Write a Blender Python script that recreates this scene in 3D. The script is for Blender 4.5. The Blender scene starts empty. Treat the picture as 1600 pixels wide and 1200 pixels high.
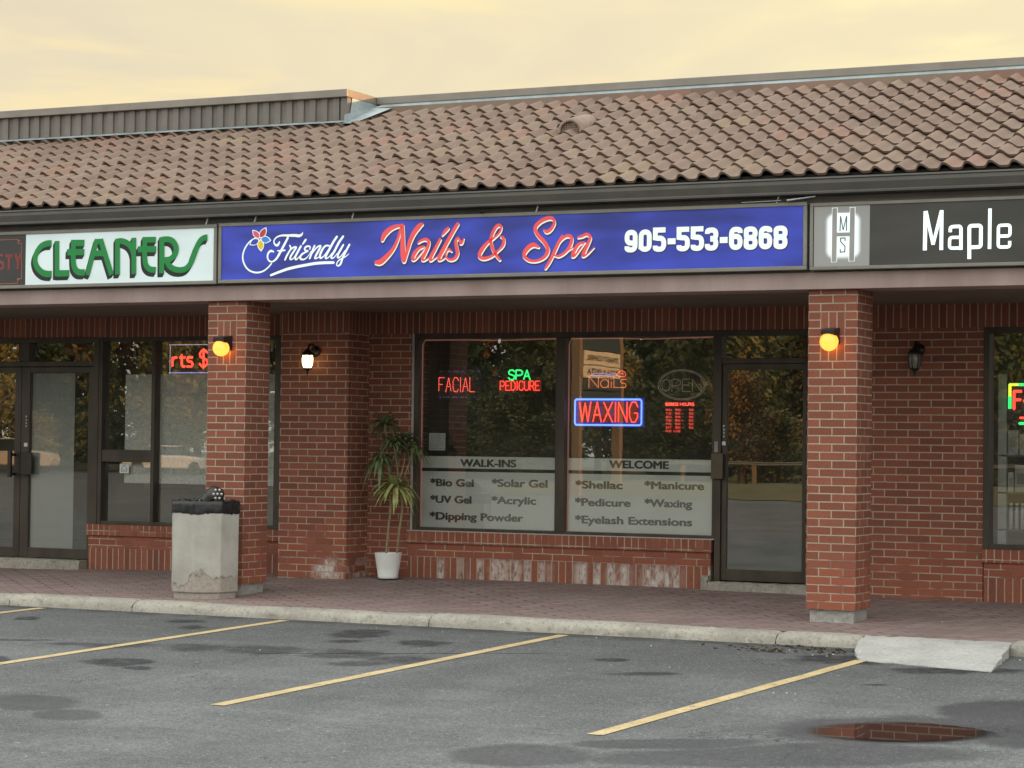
import bpy, bmesh, math, random
from math import radians, sin, cos, pi, sqrt, tan, atan2
from mathutils import Vector, Matrix
random.seed(7)
S = bpy.context.scene
COL = S.collection

# ------------------------------------------------------------------ camera, sky, sun, exposure
cam = bpy.data.cameras.new('camera'); camo = bpy.data.objects.new('camera', cam); COL.objects.link(camo)
cam.sensor_width = 36; cam.sensor_fit = 'HORIZONTAL'; cam.lens = 81.04; cam.clip_start = .1; cam.clip_end = 3000
CAM = Vector((6.0495, -18.0951, 1.3093))
Rv = Vector((.90037246, .43495319, .01204791)); Uv = Vector((.00076877, -.02927885, .99957099)); Fv = Vector((-.43511934, .89997693, .02669625))
m = Matrix(((Rv.x, Uv.x, -Fv.x, CAM.x), (Rv.y, Uv.y, -Fv.y, CAM.y), (Rv.z, Uv.z, -Fv.z, CAM.z), (0, 0, 0, 1)))
camo.matrix_world = m
S.camera = camo
S.render.engine = 'CYCLES'
S.cycles.use_denoising = True
S.cycles.max_bounces = 8
S.cycles.transparent_max_bounces = 12
S.cycles.caustics_reflective = False; S.cycles.caustics_refractive = False
S.cycles.sample_clamp_indirect = 6
S.view_settings.view_transform = 'Standard'; S.view_settings.look = 'None'
S.view_settings.exposure = 0.4; S.view_settings.gamma = 1

SUN_EL = radians(5.0); SUN_AZ = atan2(.93, .36)      # azimuth clockwise from +Y: low sun beyond the right end of the building
sun = bpy.data.lights.new('sun', 'SUN'); sun.energy = 4.8; sun.angle = radians(.5); sun.color = (1, .50, .17)
suno = bpy.data.objects.new('sun', sun); COL.objects.link(suno)
sd = Vector((sin(SUN_AZ) * cos(SUN_EL), cos(SUN_AZ) * cos(SUN_EL), sin(SUN_EL)))
suno.rotation_euler = sd.to_track_quat('Z', 'Y').to_euler(); suno.location = (30, 10, 20)

# ---- small node language
class NT:
    def __init__(s, tree): s.t = tree; s.n = tree.nodes; s.l = tree.links
    def put(s, sock, v):
        if v is None: return
        if isinstance(v, bpy.types.NodeSocket): s.l.new(v, sock)
        else:
            try: sock.default_value = v
            except Exception: sock.default_value = (*v, 1) if hasattr(v, '__len__') and len(v) == 3 else (v, v, v)
    def node(s, typ, ins=None, **props):
        nd = s.n.new(typ)
        for k, v in props.items(): setattr(nd, k, v)
        for k, v in (ins or {}).items(): s.put(nd.inputs[k], v)
        return nd
    def M(s, op, a, b=None, c=None, clamp=False):
        nd = s.n.new('ShaderNodeMath'); nd.operation = op; nd.use_clamp = clamp
        s.put(nd.inputs[0], a); s.put(nd.inputs[1], b); s.put(nd.inputs[2], c); return nd.outputs[0]
    def mix(s, f, a, b, blend='MIX'):
        nd = s.n.new('ShaderNodeMix'); nd.data_type = 'RGBA'; nd.blend_type = blend
        s.put(nd.inputs[0], f)
        for i, v in ((6, a), (7, b)):
            if isinstance(v, (tuple, list)) and len(v) == 3: v = (*v, 1)
            s.put(nd.inputs[i], v)
        return nd.outputs[2]
    def mixf(s, f, a, b):
        nd = s.n.new('ShaderNodeMix'); nd.data_type = 'FLOAT'
        s.put(nd.inputs[0], f); s.put(nd.inputs[2], a); s.put(nd.inputs[3], b); return nd.outputs[0]
    def ss(s, v, a, b, x=0., y=1.):
        nd = s.n.new('ShaderNodeMapRange'); nd.interpolation_type = 'SMOOTHSTEP'; nd.clamp = True
        s.put(nd.inputs[0], v); s.put(nd.inputs[1], a); s.put(nd.inputs[2], b); s.put(nd.inputs[3], x); s.put(nd.inputs[4], y); return nd.outputs[0]
    def noise(s, vec, scale, detail=3., rough=.55, dist=0., out='Fac'):
        nd = s.node('ShaderNodeTexNoise', {'Scale': scale, 'Detail': detail, 'Roughness': rough, 'Distortion': dist})
        if vec is not None: s.l.new(vec, nd.inputs['Vector'])
        return nd.outputs[out]
    def comb(s, x, y, z=0.):
        nd = s.n.new('ShaderNodeCombineXYZ'); s.put(nd.inputs[0], x); s.put(nd.inputs[1], y); s.put(nd.inputs[2], z); return nd.outputs[0]
    def sep(s, v):
        nd = s.n.new('ShaderNodeSeparateXYZ'); s.l.new(v, nd.inputs[0]); return nd.outputs
    def scale(s, v, sc):
        nd = s.n.new('ShaderNodeVectorMath'); nd.operation = 'MULTIPLY'; s.l.new(v, nd.inputs[0]); nd.inputs[1].default_value = sc; return nd.outputs[0]
    def obj(s): return s.node('ShaderNodeTexCoord').outputs['Object']
    def bump(s, h, strength=.5, dist=.01):
        return s.node('ShaderNodeBump', {'Height': h, 'Strength': strength, 'Distance': dist}).outputs[0]

W = bpy.data.worlds.new('World'); S.world = W; W.use_nodes = True
k = NT(W.node_tree); k.n.clear()
dr = k.node('ShaderNodeTexCoord').outputs['Generated']
dx, dy, dz = k.sep(dr)
sky = k.node('ShaderNodeTexSky', sky_type='NISHITA', sun_disc=False, sun_elevation=SUN_EL, sun_rotation=SUN_AZ, air_density=1.6, dust_density=4.0).outputs[0]
wisp = k.noise(k.scale(dr, (2.2, 2.2, 9.)), 1.6, 5, .55, .6)
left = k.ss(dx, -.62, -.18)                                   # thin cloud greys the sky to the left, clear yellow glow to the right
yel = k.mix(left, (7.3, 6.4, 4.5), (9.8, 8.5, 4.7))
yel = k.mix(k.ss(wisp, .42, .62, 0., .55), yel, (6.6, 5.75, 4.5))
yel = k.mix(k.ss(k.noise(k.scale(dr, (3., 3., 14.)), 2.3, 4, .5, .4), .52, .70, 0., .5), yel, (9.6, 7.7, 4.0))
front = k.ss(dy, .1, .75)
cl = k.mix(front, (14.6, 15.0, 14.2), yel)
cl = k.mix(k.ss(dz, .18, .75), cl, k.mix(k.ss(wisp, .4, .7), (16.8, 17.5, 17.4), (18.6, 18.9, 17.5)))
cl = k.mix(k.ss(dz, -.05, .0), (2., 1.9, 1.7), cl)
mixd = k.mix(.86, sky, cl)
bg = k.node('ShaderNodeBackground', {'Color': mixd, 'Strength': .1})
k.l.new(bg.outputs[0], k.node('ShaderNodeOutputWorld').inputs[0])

# ------------------------------------------------------------------ object helpers
def tag(o, label=None, cat=None, group=None, kind=None):
    if label: o['label'] = label
    if cat: o['category'] = cat
    if group: o['group'] = group
    if kind: o['kind'] = kind
    return o
def empty(name, loc, label, cat, group=None):
    o = bpy.data.objects.new(name, None); COL.objects.link(o); o.location = loc; o.empty_display_size = .1
    return tag(o, label, cat, group)
class MB:
    def __init__(s): s.v = []; s.f = []; s.m = []; s.sm = []
    def add(s, vs, fs, mi=0, smooth=False):
        n = len(s.v); s.v += [tuple(v) for v in vs]
        for f in fs: s.f.append([n + i for i in f]); s.m.append(mi); s.sm.append(smooth)
        return s
    def box(s, x0, x1, y0, y1, z0, z1, mi=0):
        return s.add([(x0, y0, z0), (x1, y0, z0), (x1, y1, z0), (x0, y1, z0), (x0, y0, z1), (x1, y0, z1), (x1, y1, z1), (x0, y1, z1)],
                     [(0, 3, 2, 1), (4, 5, 6, 7), (0, 1, 5, 4), (1, 2, 6, 5), (2, 3, 7, 6), (3, 0, 4, 7)], mi)
    def quad(s, a, b, c, d, mi=0): return s.add([a, b, c, d], [(0, 1, 2, 3)], mi)
    def prism(s, pts, y0, y1, mi=0):                       # polygon in (x, z) given a depth from y0 to y1
        n = len(pts); vs = [(x, y0, z) for x, z in pts] + [(x, y1, z) for x, z in pts]
        return s.add(vs, [tuple(range(n)), tuple(range(2 * n - 1, n - 1, -1))] + [(i, i + n, (i + 1) % n + n, (i + 1) % n) for i in range(n)], mi)
    def extr(s, prof, x0, x1, mi=0, smooth=False, closed=True):           # (y, z) profile swept along x
        n = len(prof); vs = [(x0, y, z) for y, z in prof] + [(x1, y, z) for y, z in prof]
        fs = [(i, (i + 1) % n, (i + 1) % n + n, i + n) for i in range(n if closed else n - 1)]
        if closed: fs += [tuple(range(n - 1, -1, -1)), tuple(range(n, 2 * n))]
        return s.add(vs, fs, mi, smooth)
    def tube(s, path, r, seg=8, mi=0, cap=True):
        P = [Vector(p) for p in path]; n = len(P); rr = r if hasattr(r, '__len__') else [r] * n; vs = []
        ref = None
        for i, p in enumerate(P):
            t = (P[min(i + 1, n - 1)] - P[max(i - 1, 0)]).normalized()
            if ref is None: ref = Vector((0, 0, 1)) if abs(t.z) < .9 else Vector((1, 0, 0))
            if (ref - t * ref.dot(t)).length < .2: ref = Vector((0, 1, 0)) if abs(t.y) < .9 else Vector((1, 0, 0))
            a = (ref - t * ref.dot(t)).normalized(); b = t.cross(a); ref = a
            for j in range(seg):
                q = 2 * pi * j / seg; vs.append(p + (a * cos(q) + b * sin(q)) * rr[i])
        fs = [(i * seg + j, i * seg + (j + 1) % seg, (i + 1) * seg + (j + 1) % seg, (i + 1) * seg + j) for i in range(n - 1) for j in range(seg)]
        s.add(vs, fs, mi, True)
        if cap: s.add(vs[:seg], [tuple(range(seg - 1, -1, -1))], mi); s.add(vs[-seg:], [tuple(range(seg))], mi)
        return s
    def lathe(s, prof, c=(0, 0, 0), seg=24, mi=0, smooth=True, ph=0.):          # (radius, z) profile about z
        vs = [(c[0] + r * cos(ph + 2 * pi * j / seg), c[1] + r * sin(ph + 2 * pi * j / seg), c[2] + z) for r, z in prof for j in range(seg)]
        fs = [(i * seg + j, i * seg + (j + 1) % seg, (i + 1) * seg + (j + 1) % seg, (i + 1) * seg + j) for i in range(len(prof) - 1) for j in range(seg)]
        return s.add(vs, fs, mi, smooth)
    def disc(s, c, r, mi=0, seg=12, axis='y'):
        if axis == 'y': vs = [(c[0] + r * cos(2 * pi * j / seg), c[1], c[2] + r * sin(2 * pi * j / seg)) for j in range(seg)]
        else: vs = [(c[0] + r * cos(2 * pi * j / seg), c[1] + r * sin(2 * pi * j / seg), c[2]) for j in range(seg)]
        return s.add(vs, [tuple(range(seg))], mi)
    def dot(s, c, r, mi=0):                                # one LED bead
        x, y, z = c
        return s.add([(x - r, y, z), (x, y, z - r), (x + r, y, z), (x, y, z + r), (x, y - r * .8, z)], [(0, 1, 4), (1, 2, 4), (2, 3, 4), (3, 0, 4)], mi)
    def build(s, name, mats, parent=None, label=None, bevel=0, loc=None):
        me = bpy.data.meshes.new(name); me.from_pydata(s.v, [], s.f); me.update()
        if not isinstance(mats, (list, tuple)): mats = [mats]
        for mt in mats: me.materials.append(mt)
        me.polygons.foreach_set('material_index', s.m); me.polygons.foreach_set('use_smooth', s.sm)
        o = bpy.data.objects.new(name, me); COL.objects.link(o)
        if parent: o.parent = parent; o.matrix_parent_inverse = Matrix.Translation(parent_world(parent)).inverted()
        if loc: o.location = loc
        if label: o['label'] = label
        if bevel:
            b = o.modifiers.new('bevel', 'BEVEL'); b.width = bevel; b.segments = 2; b.limit_method = 'ANGLE'; b.angle_limit = radians(40)
        return o
def parent_world(p):
    if p is None: return Vector((0, 0, 0))
    return parent_world(p.parent) + (p.matrix_parent_inverse.translation if p.parent else Vector((0, 0, 0))) + p.location
def catmull(P, n=7):
    if len(P) < 3: return [tuple(p) for p in P]
    out = []
    for i in range(len(P) - 1):
        p0, p1, p2, p3 = P[max(i - 1, 0)], P[i], P[i + 1], P[min(i + 2, len(P) - 1)]
        for j in range(n):
            t = j / n
            out.append(tuple(.5 * (2 * b + (c - a) * t + (2 * a - 5 * b + 4 * c - d) * t * t + (3 * b - a - 3 * c + d) * t ** 3) for a, b, c, d in zip(p0, p1, p2, p3)))
    out.append(tuple(P[-1])); return out
def ribbon(mb, pts, y, mi=0, smooth=True, off=(0, 0), dw=0., cap=True, miter=False):
    """flat brush stroke: (x, z, width) points, facing -y"""
    P = catmull(pts) if smooth else [tuple(p) for p in pts]
    n = len(P); L = []; R = []
    for i, p in enumerate(P):
        a = P[max(i - 1, 0)]; b = P[min(i + 1, n - 1)]
        d1 = Vector((p[0] - a[0], p[1] - a[1])); d2 = Vector((b[0] - p[0], b[1] - p[1]))
        if d1.length < 1e-6: d1 = d2
        if d2.length < 1e-6: d2 = d1
        d1.normalize(); d2.normalize(); t = (d1 + d2)
        if t.length < 1e-4: t = d1.copy()
        t.normalize(); nn = Vector((-t.y, t.x)); w = max(p[2] + dw, .001) / 2
        w = w / max(.45, d1.dot(t)) if not smooth else w
        L.append((p[0] + nn.x * w + off[0], y, p[1] + nn.y * w + off[1])); R.append((p[0] - nn.x * w + off[0], y, p[1] - nn.y * w + off[1]))
    vs = L + R
    mb.add(vs, [(i, i + n, i + n + 1, i + 1) for i in range(n - 1)], mi)
    if cap and smooth:
        for p in (P[0], P[-1]): mb.disc((p[0] + off[0], y - .00012, p[1] + off[1]), (p[2] + dw) / 2, mi, 12)
def text_mesh(s, x0, x1, z0, cap, y, mat, parent, name, bold=0., cap_ref='H', out=None, flip=1):
    cu = bpy.data.curves.new(name, 'FONT'); cu.body = s; cu.size = 1; cu.offset = 0; cu.extrude = 0
    tmp = bpy.data.objects.new(name, cu); COL.objects.link(tmp)
    dg = bpy.context.evaluated_depsgraph_get(); me = bpy.data.meshes.new_from_object(tmp.evaluated_get(dg))
    bpy.data.objects.remove(tmp); bpy.data.curves.remove(cu)
    vs = [v.co.copy() for v in me.vertices]; fs = [list(p.vertices) for p in me.polygons]; bpy.data.meshes.remove(me)
    a = min(v.x for v in vs); b = max(v.x for v in vs); sx = (x1 - x0) / (b - a); sz = cap / .73
    if out is None: out = MB(); own = True
    else: own = False
    offs = [(0, 0)] + ([(-bold, 0), (bold, 0), (-bold * .5, bold * .5), (bold * .5, -bold * .5), (bold * .5, bold * .5), (-bold * .5, -bold * .5)] if bold else [])
    for i, (ox, oz) in enumerate(offs): out.add([(x0 + (v.x - a) * sx + ox * cap, y - .00006 * i, z0 + v.y * sz + oz * cap) for v in vs], fs, 0)
    return out.build(name, mat, parent) if own else out

# ------------------------------------------------------------------ materials
def mat(name):
    mt = bpy.data.materials.new(name); mt.use_nodes = True; kk = NT(mt.node_tree)
    b = kk.n['Principled BSDF']; return mt, kk, b
def simple(name, col, rough=.6, metal=0., var=.12, scale=9., bump=0., spec=.5, emis=None, es=0., bscale=60.):
    mt, k, b = mat(name); o = k.obj()
    f = k.noise(o, scale, 5, .6)
    c = k.mix(k.ss(f, .3, .7), tuple(x * (1 - var) for x in col), tuple(min(1, x * (1 + var)) for x in col))
    k.put(b.inputs['Base Color'], c); b.inputs['Roughness'].default_value = rough; b.inputs['Metallic'].default_value = metal
    b.inputs['Specular IOR Level'].default_value = spec
    k.put(b.inputs['Roughness'], k.ss(k.noise(o, scale * 2.3, 3), .2, .8, max(.02, rough - .1), min(1, rough + .1)))
    if bump: k.put(b.inputs['Normal'], k.bump(k.noise(o, bscale, 4), bump, .004))
    if emis: b.inputs['Emission Color'].default_value = (*emis, 1); b.inputs['Emission Strength'].default_value = es
    return mt
def glow(name, col, es, base=None):
    mt, k, b = mat(name); b.inputs['Base Color'].default_value = (*(base or tuple(x * .5 for x in col)), 1); b.inputs['Roughness'].default_value = .4
    b.inputs['Emission Color'].default_value = (*col, 1); b.inputs['Emission Strength'].default_value = es; return mt

BR_A, BR_B, MORT = (.310, .104, .062), (.190, .068, .045), (.42, .335, .25)
def brick_mat(name, bw=.213, rh=.0677, ox=0., oz=0., swap=False, off=.5, insert=None, lowred=True, white=0., dark=1.):
    mt, k, b = mat(name); o = k.obj(); x, y, z = k.sep(o)
    nx, ny, nz = k.sep(k.node('ShaderNodeNewGeometry').outputs['True Normal'])
    front = k.M('GREATER_THAN', k.M('ABSOLUTE', ny), .5)
    u = k.M('ADD', k.mixf(front, y, x), ox); v = k.M('ADD', z, oz)
    def lay(uu, vv, bw, rh, off, mort=.0062):
        wob = k.noise(o, 14., 2, .5)
        uu = k.M('ADD', uu, k.M('MULTIPLY', k.M('SUBTRACT', wob, .5), .006)); vv = k.M('ADD', vv, k.M('MULTIPLY', k.M('SUBTRACT', wob, .5), .004))
        t = k.node('ShaderNodeTexBrick', {'Vector': k.comb(uu, vv, 0.), 'Color1': (0, 0, 0, 1), 'Color2': (1, 1, 1, 1), 'Mortar': (0, 0, 0, 1), 'Scale': 1., 'Mortar Size': mort,
                    'Mortar Smooth': .25, 'Bias': 0., 'Brick Width': bw, 'Row Height': rh}, offset=off, offset_frequency=2, squash=1.)
        return t.outputs['Color'], t.outputs['Fac']
    if swap: rnd, fac = lay(v, u, bw, rh, off)
    else: rnd, fac = lay(u, v, bw, rh, off)
    if insert:                                             # three soldiers wide, two high, let into the column face
        xc, hw, z0, z1 = insert
        r2, f2 = lay(k.M('SUBTRACT', z, z0), k.M('ADD', k.M('SUBTRACT', x, xc), hw), (z1 - z0) / 2, hw * 2 / 3, 0.)
        inn = k.M('MULTIPLY', k.M('MULTIPLY', k.M('LESS_THAN', k.M('ABSOLUTE', k.M('SUBTRACT', x, xc)), hw), front),
                  k.M('MULTIPLY', k.M('GREATER_THAN', z, z0), k.M('LESS_THAN', z, z1)))
        rnd = k.mix(inn, rnd, r2); fac = k.mixf(inn, fac, f2)
    c = k.mix(rnd, BR_A, BR_B)
    c = k.mix(k.ss(k.noise(o, 1.7, 3), .35, .75, 0., .55), c, (.205, .078, .052))
    c = k.mix(k.ss(k.noise(o, 55., 4, .7), .38, .75, 0., .5), c, (.12, .045, .034))
    c = k.mix(k.ss(k.noise(o, 130., 2, .7), .62, .8, 0., .35), c, (.4, .19, .13))
    mo = k.mix(k.ss(k.noise(o, 5., 4, .6), .35, .7), MORT, (.34, .26, .19))
    if lowred:                                              # the lowest courses were repointed in red mortar
        lr = k.M('MULTIPLY', k.ss(k.M('ADD', z, k.M('MULTIPLY', k.noise(o, 2.1, 3), .5)), .58, .9, 1., 0.), k.ss(k.noise(o, 4.3, 2, .5), .38, .52, 1., 0.))
        mo = k.mix(k.M('MULTIPLY', lr, .8), mo, (.17, .075, .055))
        c = k.mix(k.ss(z, .3, .6, .3, 0.), c, (.34, .10, .058))
    c = k.mix(fac, c, mo)
    if white:                                               # lime bloom drying out of the masonry at the foot of the wall
        patch = k.ss(k.M('ADD', k.noise(k.comb(x, y, 0.), 1.1, 3, .6), k.M('MULTIPLY', rnd, .15)), .605 - .07 * white, .68 - .05 * white)
        low = k.ss(k.M('ADD', z, k.M('MULTIPLY', k.noise(o, 9., 4, .65), .16)), .15 + .04 * white, .24 + .05 * white, 1., 0.)
        mott = k.ss(k.noise(k.comb(k.M('MULTIPLY', x, 1.), y, k.M('MULTIPLY', z, .45)), 19., 5, .72), .36, .62, .12, .95)
        c = k.mix(k.M('MULTIPLY', k.M('MULTIPLY', patch, low), mott), c, (.58, .52, .475))
    k.put(b.inputs['Base Color'], c); b.inputs['Roughness'].default_value = .88; b.inputs['Specular IOR Level'].default_value = .25
    h = k.M('ADD', k.M('MULTIPLY', fac, -1.), k.M('MULTIPLY', k.noise(o, 90., 4, .7), .35))
    k.put(b.inputs['Normal'], k.bump(h, .8, .006))
    return mt
M = {}
CW = .418
M['brick'] = brick_mat('red brick', oz=-.005, white=.3)
M['brick_pier'] = brick_mat('red brick pier', ox=.07, oz=-.03, white=.8)
M['brick_col'] = brick_mat('red brick column', bw=CW / 2, insert=(CW / 2, CW / 4, 30 * .0677, 36 * .0677))
M['soldier'] = brick_mat('soldier course', bw=.4, rh=.0705, swap=True, off=0., oz=.1, lowred=False)
M['rowlock'] = brick_mat('rowlock sill', bw=.4, rh=.0725, swap=True, off=0., oz=.05)
M['soldier_low'] = brick_mat('soldier base', bw=.6, rh=.0735, swap=True, off=0., oz=.2, lowred=False, white=1.6)
M['soldier_plain'] = brick_mat('plain soldier base', bw=.6, rh=.0735, swap=True, off=0., oz=.2, lowred=False)
M['stretch'] = brick_mat('stretcher course', oz=-.196 + .0677 * 6)

def frame_metal():
    mt, k, b = mat('bronze anodised frame'); o = k.obj()
    c = k.mix(k.ss(k.noise(k.scale(o, (1, 1, .3)), 6., 4), .3, .7), (.042, .032, .022), (.066, .052, .036))
    c = k.mix(k.ss(k.noise(o, 70., 3, .7), .66, .78, 0., .4), c, (.14, .12, .1))
    k.put(b.inputs['Base Color'], c); b.inputs['Metallic'].default_value = .35; b.inputs['Roughness'].default_value = .46; return mt
M['frame'] = frame_metal()
M['gutter'] = simple('brown painted gutter', (.074, .067, .057), .45, .2, .1, 2.5)
M['fascia_dark'] = simple('dark fascia board', (.26, .235, .20), .7, 0, .12, 3)
def beam():
    mt, k, b = mat('mauve painted beam'); o = k.obj(); x, y, z = k.sep(o)
    c = k.mix(k.ss(k.noise(k.comb(x, y, k.M('MULTIPLY', z, .2)), 2.2, 5, .65), .3, .72), (.29, .205, .185), (.38, .285, .26))
    c = k.mix(k.ss(k.noise(k.comb(k.M('MULTIPLY', x, 6.), y, z), 2.6, 4, .7), .60, .78, 0., .6), c, (.2, .165, .155))
    k.put(b.inputs['Base Color'], c); b.inputs['Roughness'].default_value = .7; return mt
M['beam'] = beam()
M['soffit'] = simple('painted soffit', (.165, .132, .102), .8, 0, .1, 2)
M['signframe'] = simple('sign box frame', (.215, .20, .172), .5, .15, .1, 4)
M['flashing'] = simple('galvanised flashing', (.33, .385, .395), .5, .25, .18, 5)
M['cladding'] = simple('grey ribbed cladding', (.175, .155, .138), .55, .15, .1, 3)
M['capmetal'] = simple('parapet cap', (.24, .21, .18), .45, .3, .1, 3)
M['white_caulk'] = simple('caulk line', (.40, .37, .34), .7, 0, .1, 8)
M['dark'] = simple('dark recess', (.02, .018, .016), .9)
M['inwall'] = simple('interior wall', (.14, .13, .11), .9, 0, .1, 1)
M['infloor'] = simple('interior floor', (.07, .06, .05), .5, 0, .15, 3)
M['black'] = simple('black plastic', (.015, .015, .016), .35, 0, .2, 12)
M['blackmetal'] = simple('black metal', (.02, .018, .017), .4, .3, .2, 20)
M['steel'] = simple('brushed steel', (.6, .6, .58), .3, .9, .08, 20)
M['paper'] = simple('white paper', (.62, .63, .6), .8, 0, .05, 12)
M['whiteplastic'] = simple('white plastic', (.72, .72, .7), .4, 0, .05, 12)
def concrete(name, col, spots=.6, dirt=.5):
    mt, k, b = mat(name); o = k.obj()
    c = k.mix(k.ss(k.noise(o, 2.1, 5, .6), .3, .7), tuple(x * .82 for x in col), tuple(min(1, x * 1.14) for x in col))
    c = k.mix(k.ss(k.noise(o, 30., 5, .78), .5, .66, 0., spots), c, tuple(x * .42 for x in col))
    c = k.mix(k.ss(k.noise(o, 13., 5, .75), .6, .68, 0., spots), c, tuple(min(1, x * 1.5) for x in col))
    c = k.mix(k.ss(k.noise(o, 9., 5, .7), .55, .75, 0., dirt), c, tuple(x * .45 for x in col))
    c = k.mix(k.ss(k.noise(o, 75., 2, .6), .64, .76, 0., .5), c, tuple(min(1, x * 1.6) for x in col))
    k.put(b.inputs['Base Color'], c); b.inputs['Roughness'].default_value = .9; b.inputs['Specular IOR Level'].default_value = .25
    k.put(b.inputs['Normal'], k.bump(k.M('ADD', k.noise(o, 40., 5, .7), k.M('MULTIPLY', k.noise(o, 9., 3), 1.2)), .7, .012)); return mt
M['curb'] = concrete('weathered curb concrete', (.36, .335, .285), .65, .5)
M['ramp'] = concrete('ramp concrete', (.43, .42, .395), .55, .12)
M['threshold'] = concrete('threshold concrete', (.33, .30, .25), .7, .5)
M['footing'] = concrete('footing concrete', (.36, .345, .315), .5, .25)
def bin_conc():
    mt, k, b = mat('bin concrete'); o = k.obj(); x, y, z = k.sep(o)
    c = k.mix(k.ss(k.noise(o, 4., 5, .6), .3, .7), (.34, .325, .28), (.45, .43, .385))
    edge = k.M('ADD', z, k.M('ADD', k.M('MULTIPLY', k.M('SUBTRACT', k.noise(o, 7., 5, .7), .5), .30), k.M('MULTIPLY', k.M('SUBTRACT', k.noise(o, 2.3, 2), .5), .35)))
    edge = k.M('ADD', edge, k.ss(x, -5.68, -5.56, .16, .03))     # the render has spalled off one side
    worn = k.ss(edge, .13, .15, 1., 0.)
    c = k.mix(worn, c, k.mix(k.ss(k.noise(o, 34., 4, .7), .35, .65), (.39, .345, .30), (.31, .27, .235)))
    c = k.mix(k.M('MULTIPLY', k.M('MULTIPLY', k.ss(edge, .12, .14), k.ss(edge, .145, .165, 1., 0.)), k.ss(k.noise(o, 12., 3), .4, .6, .15, .9)), c, (.20, .175, .15))
    c = k.mix(k.ss(k.noise(o, 60., 3, .7), .6, .75, 0., .3), c, (.22, .2, .18))
    k.put(b.inputs['Base Color'], c); b.inputs['Roughness'].default_value = .9; b.inputs['Specular IOR Level'].default_value = .25
    k.put(b.inputs['Normal'], k.bump(k.M('SUBTRACT', k.M('MULTIPLY', k.noise(o, 50., 4), .4), worn), .6, .006)); return mt
M['bin'] = bin_conc()
def tile_mat():
    mt, k, b = mat('concrete roof tile'); o = k.obj(); x, y, z = k.sep(o)
    tx = k.M('FLOOR', k.M('DIVIDE', x, .374)); row = k.M('FLOOR', k.M('DIVIDE', k.M('ADD', y, .17), .294))
    wn = k.node('ShaderNodeTexWhiteNoise', {'Vector': k.comb(tx, row, 0.)}, noise_dimensions='2D')
    r = wn.outputs['Value']; r2 = k.sep(wn.outputs['Color'])[1]
    c = k.mix(r, (.190, .130, .100), (.240, .172, .134))
    c = k.mix(k.ss(r2, .78, 1., 0., .6), c, (.29, .165, .125))
    c = k.mix(k.ss(r2, 0., .16, .6, 0.), c, (.28, .215, .145))
    c = k.mix(k.ss(k.noise(o, 60., 4, .75), .48, .74, 0., .55), c, (.15, .115, .092))
    c = k.mix(k.ss(k.noise(o, 3.2, 4, .6), .45, .75, 0., .35), c, (.19, .155, .125))
    c = k.mix(k.ss(k.noise(o, 22., 3, .6), .64, .74, 0., .45), c, (.36, .30, .19))
    k.put(b.inputs['Base Color'], c); b.inputs['Roughness'].default_value = .92; b.inputs['Specular IOR Level'].default_value = .2
    k.put(b.inputs['Normal'], k.bump(k.noise(o, 80., 4, .7), .5, .006)); return mt
M['tile'] = tile_mat()
M['vent'] = simple('clay vent', (.27, .2, .155), .9, 0, .12, 12, .4)
def paver():
    mt, k, b = mat('red brown pavers'); o = k.obj(); x, y, z = k.sep(o)
    wob = k.M('MULTIPLY', k.M('SINE', k.M('MULTIPLY', k.M('ADD', x, y), 58.)), .008)
    u = k.M('ADD', k.M('ADD', k.M('MULTIPLY', x, .7071), k.M('MULTIPLY', y, .7071)), wob)
    v = k.M('SUBTRACT', k.M('MULTIPLY', y, .7071), k.M('MULTIPLY', x, .7071))
    t = k.node('ShaderNodeTexBrick', {'Vector': k.comb(u, v), 'Color1': (0, 0, 0, 1), 'Color2': (1, 1, 1, 1), 'Mortar': (0, 0, 0, 1), 'Scale': 1., 'Mortar Size': .006, 'Mortar Smooth': .4,
              'Brick Width': .225, 'Row Height': .1125}, offset=.5)
    c = k.mix(t.outputs['Color'], (.225, .155, .142), (.31, .225, .207))
    c = k.mix(k.ss(k.noise(o, 1.1, 4, .6), .35, .7, 0., .5), c, (.20, .158, .146))
    c = k.mix(k.ss(k.noise(o, 70., 3, .7), .5, .75, 0., .4), c, (.09, .07, .064))
    c = k.mix(k.ss(k.noise(o, 130., 2), .66, .78, 0., .5), c, (.33, .27, .24))
    c = k.mix(k.M('MULTIPLY', t.outputs['Fac'], k.ss(k.noise(o, 6., 3), .3, .62, .45, 1.)), c, (.05, .038, .036))
    k.put(b.inputs['Base Color'], c); b.inputs['Roughness'].default_value = .85; b.inputs['Specular IOR Level'].default_value = .3
    k.put(b.inputs['Normal'], k.bump(k.M('ADD', k.M('MULTIPLY', t.outputs['Fac'], -1.), k.M('MULTIPLY', k.noise(o, 60., 4), .3)), .8, .006)); return mt
M['paver'] = paver()
def blob(k, o, cx, cy, a, b_, c, d, nz=.5, sc=3., soft=.25):
    """soft-edged stain with an uneven outline: centre and the matrix that makes it round"""
    x, y, z = k.sep(o); X = k.M('SUBTRACT', x, cx); Y = k.M('SUBTRACT', y, cy)
    p = k.M('ADD', k.M('MULTIPLY', X, a), k.M('MULTIPLY', Y, b_)); q = k.M('ADD', k.M('MULTIPLY', X, c), k.M('MULTIPLY', Y, d))
    r = k.M('SQRT', k.M('ADD', k.M('MULTIPLY', p, p), k.M('MULTIPLY', q, q)))
    r = k.M('ADD', r, k.M('MULTIPLY', k.M('SUBTRACT', k.noise(o, sc, 6, .68), .5), nz * 2))
    return k.ss(r, 1. - soft, 1., 1., 0.)
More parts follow.
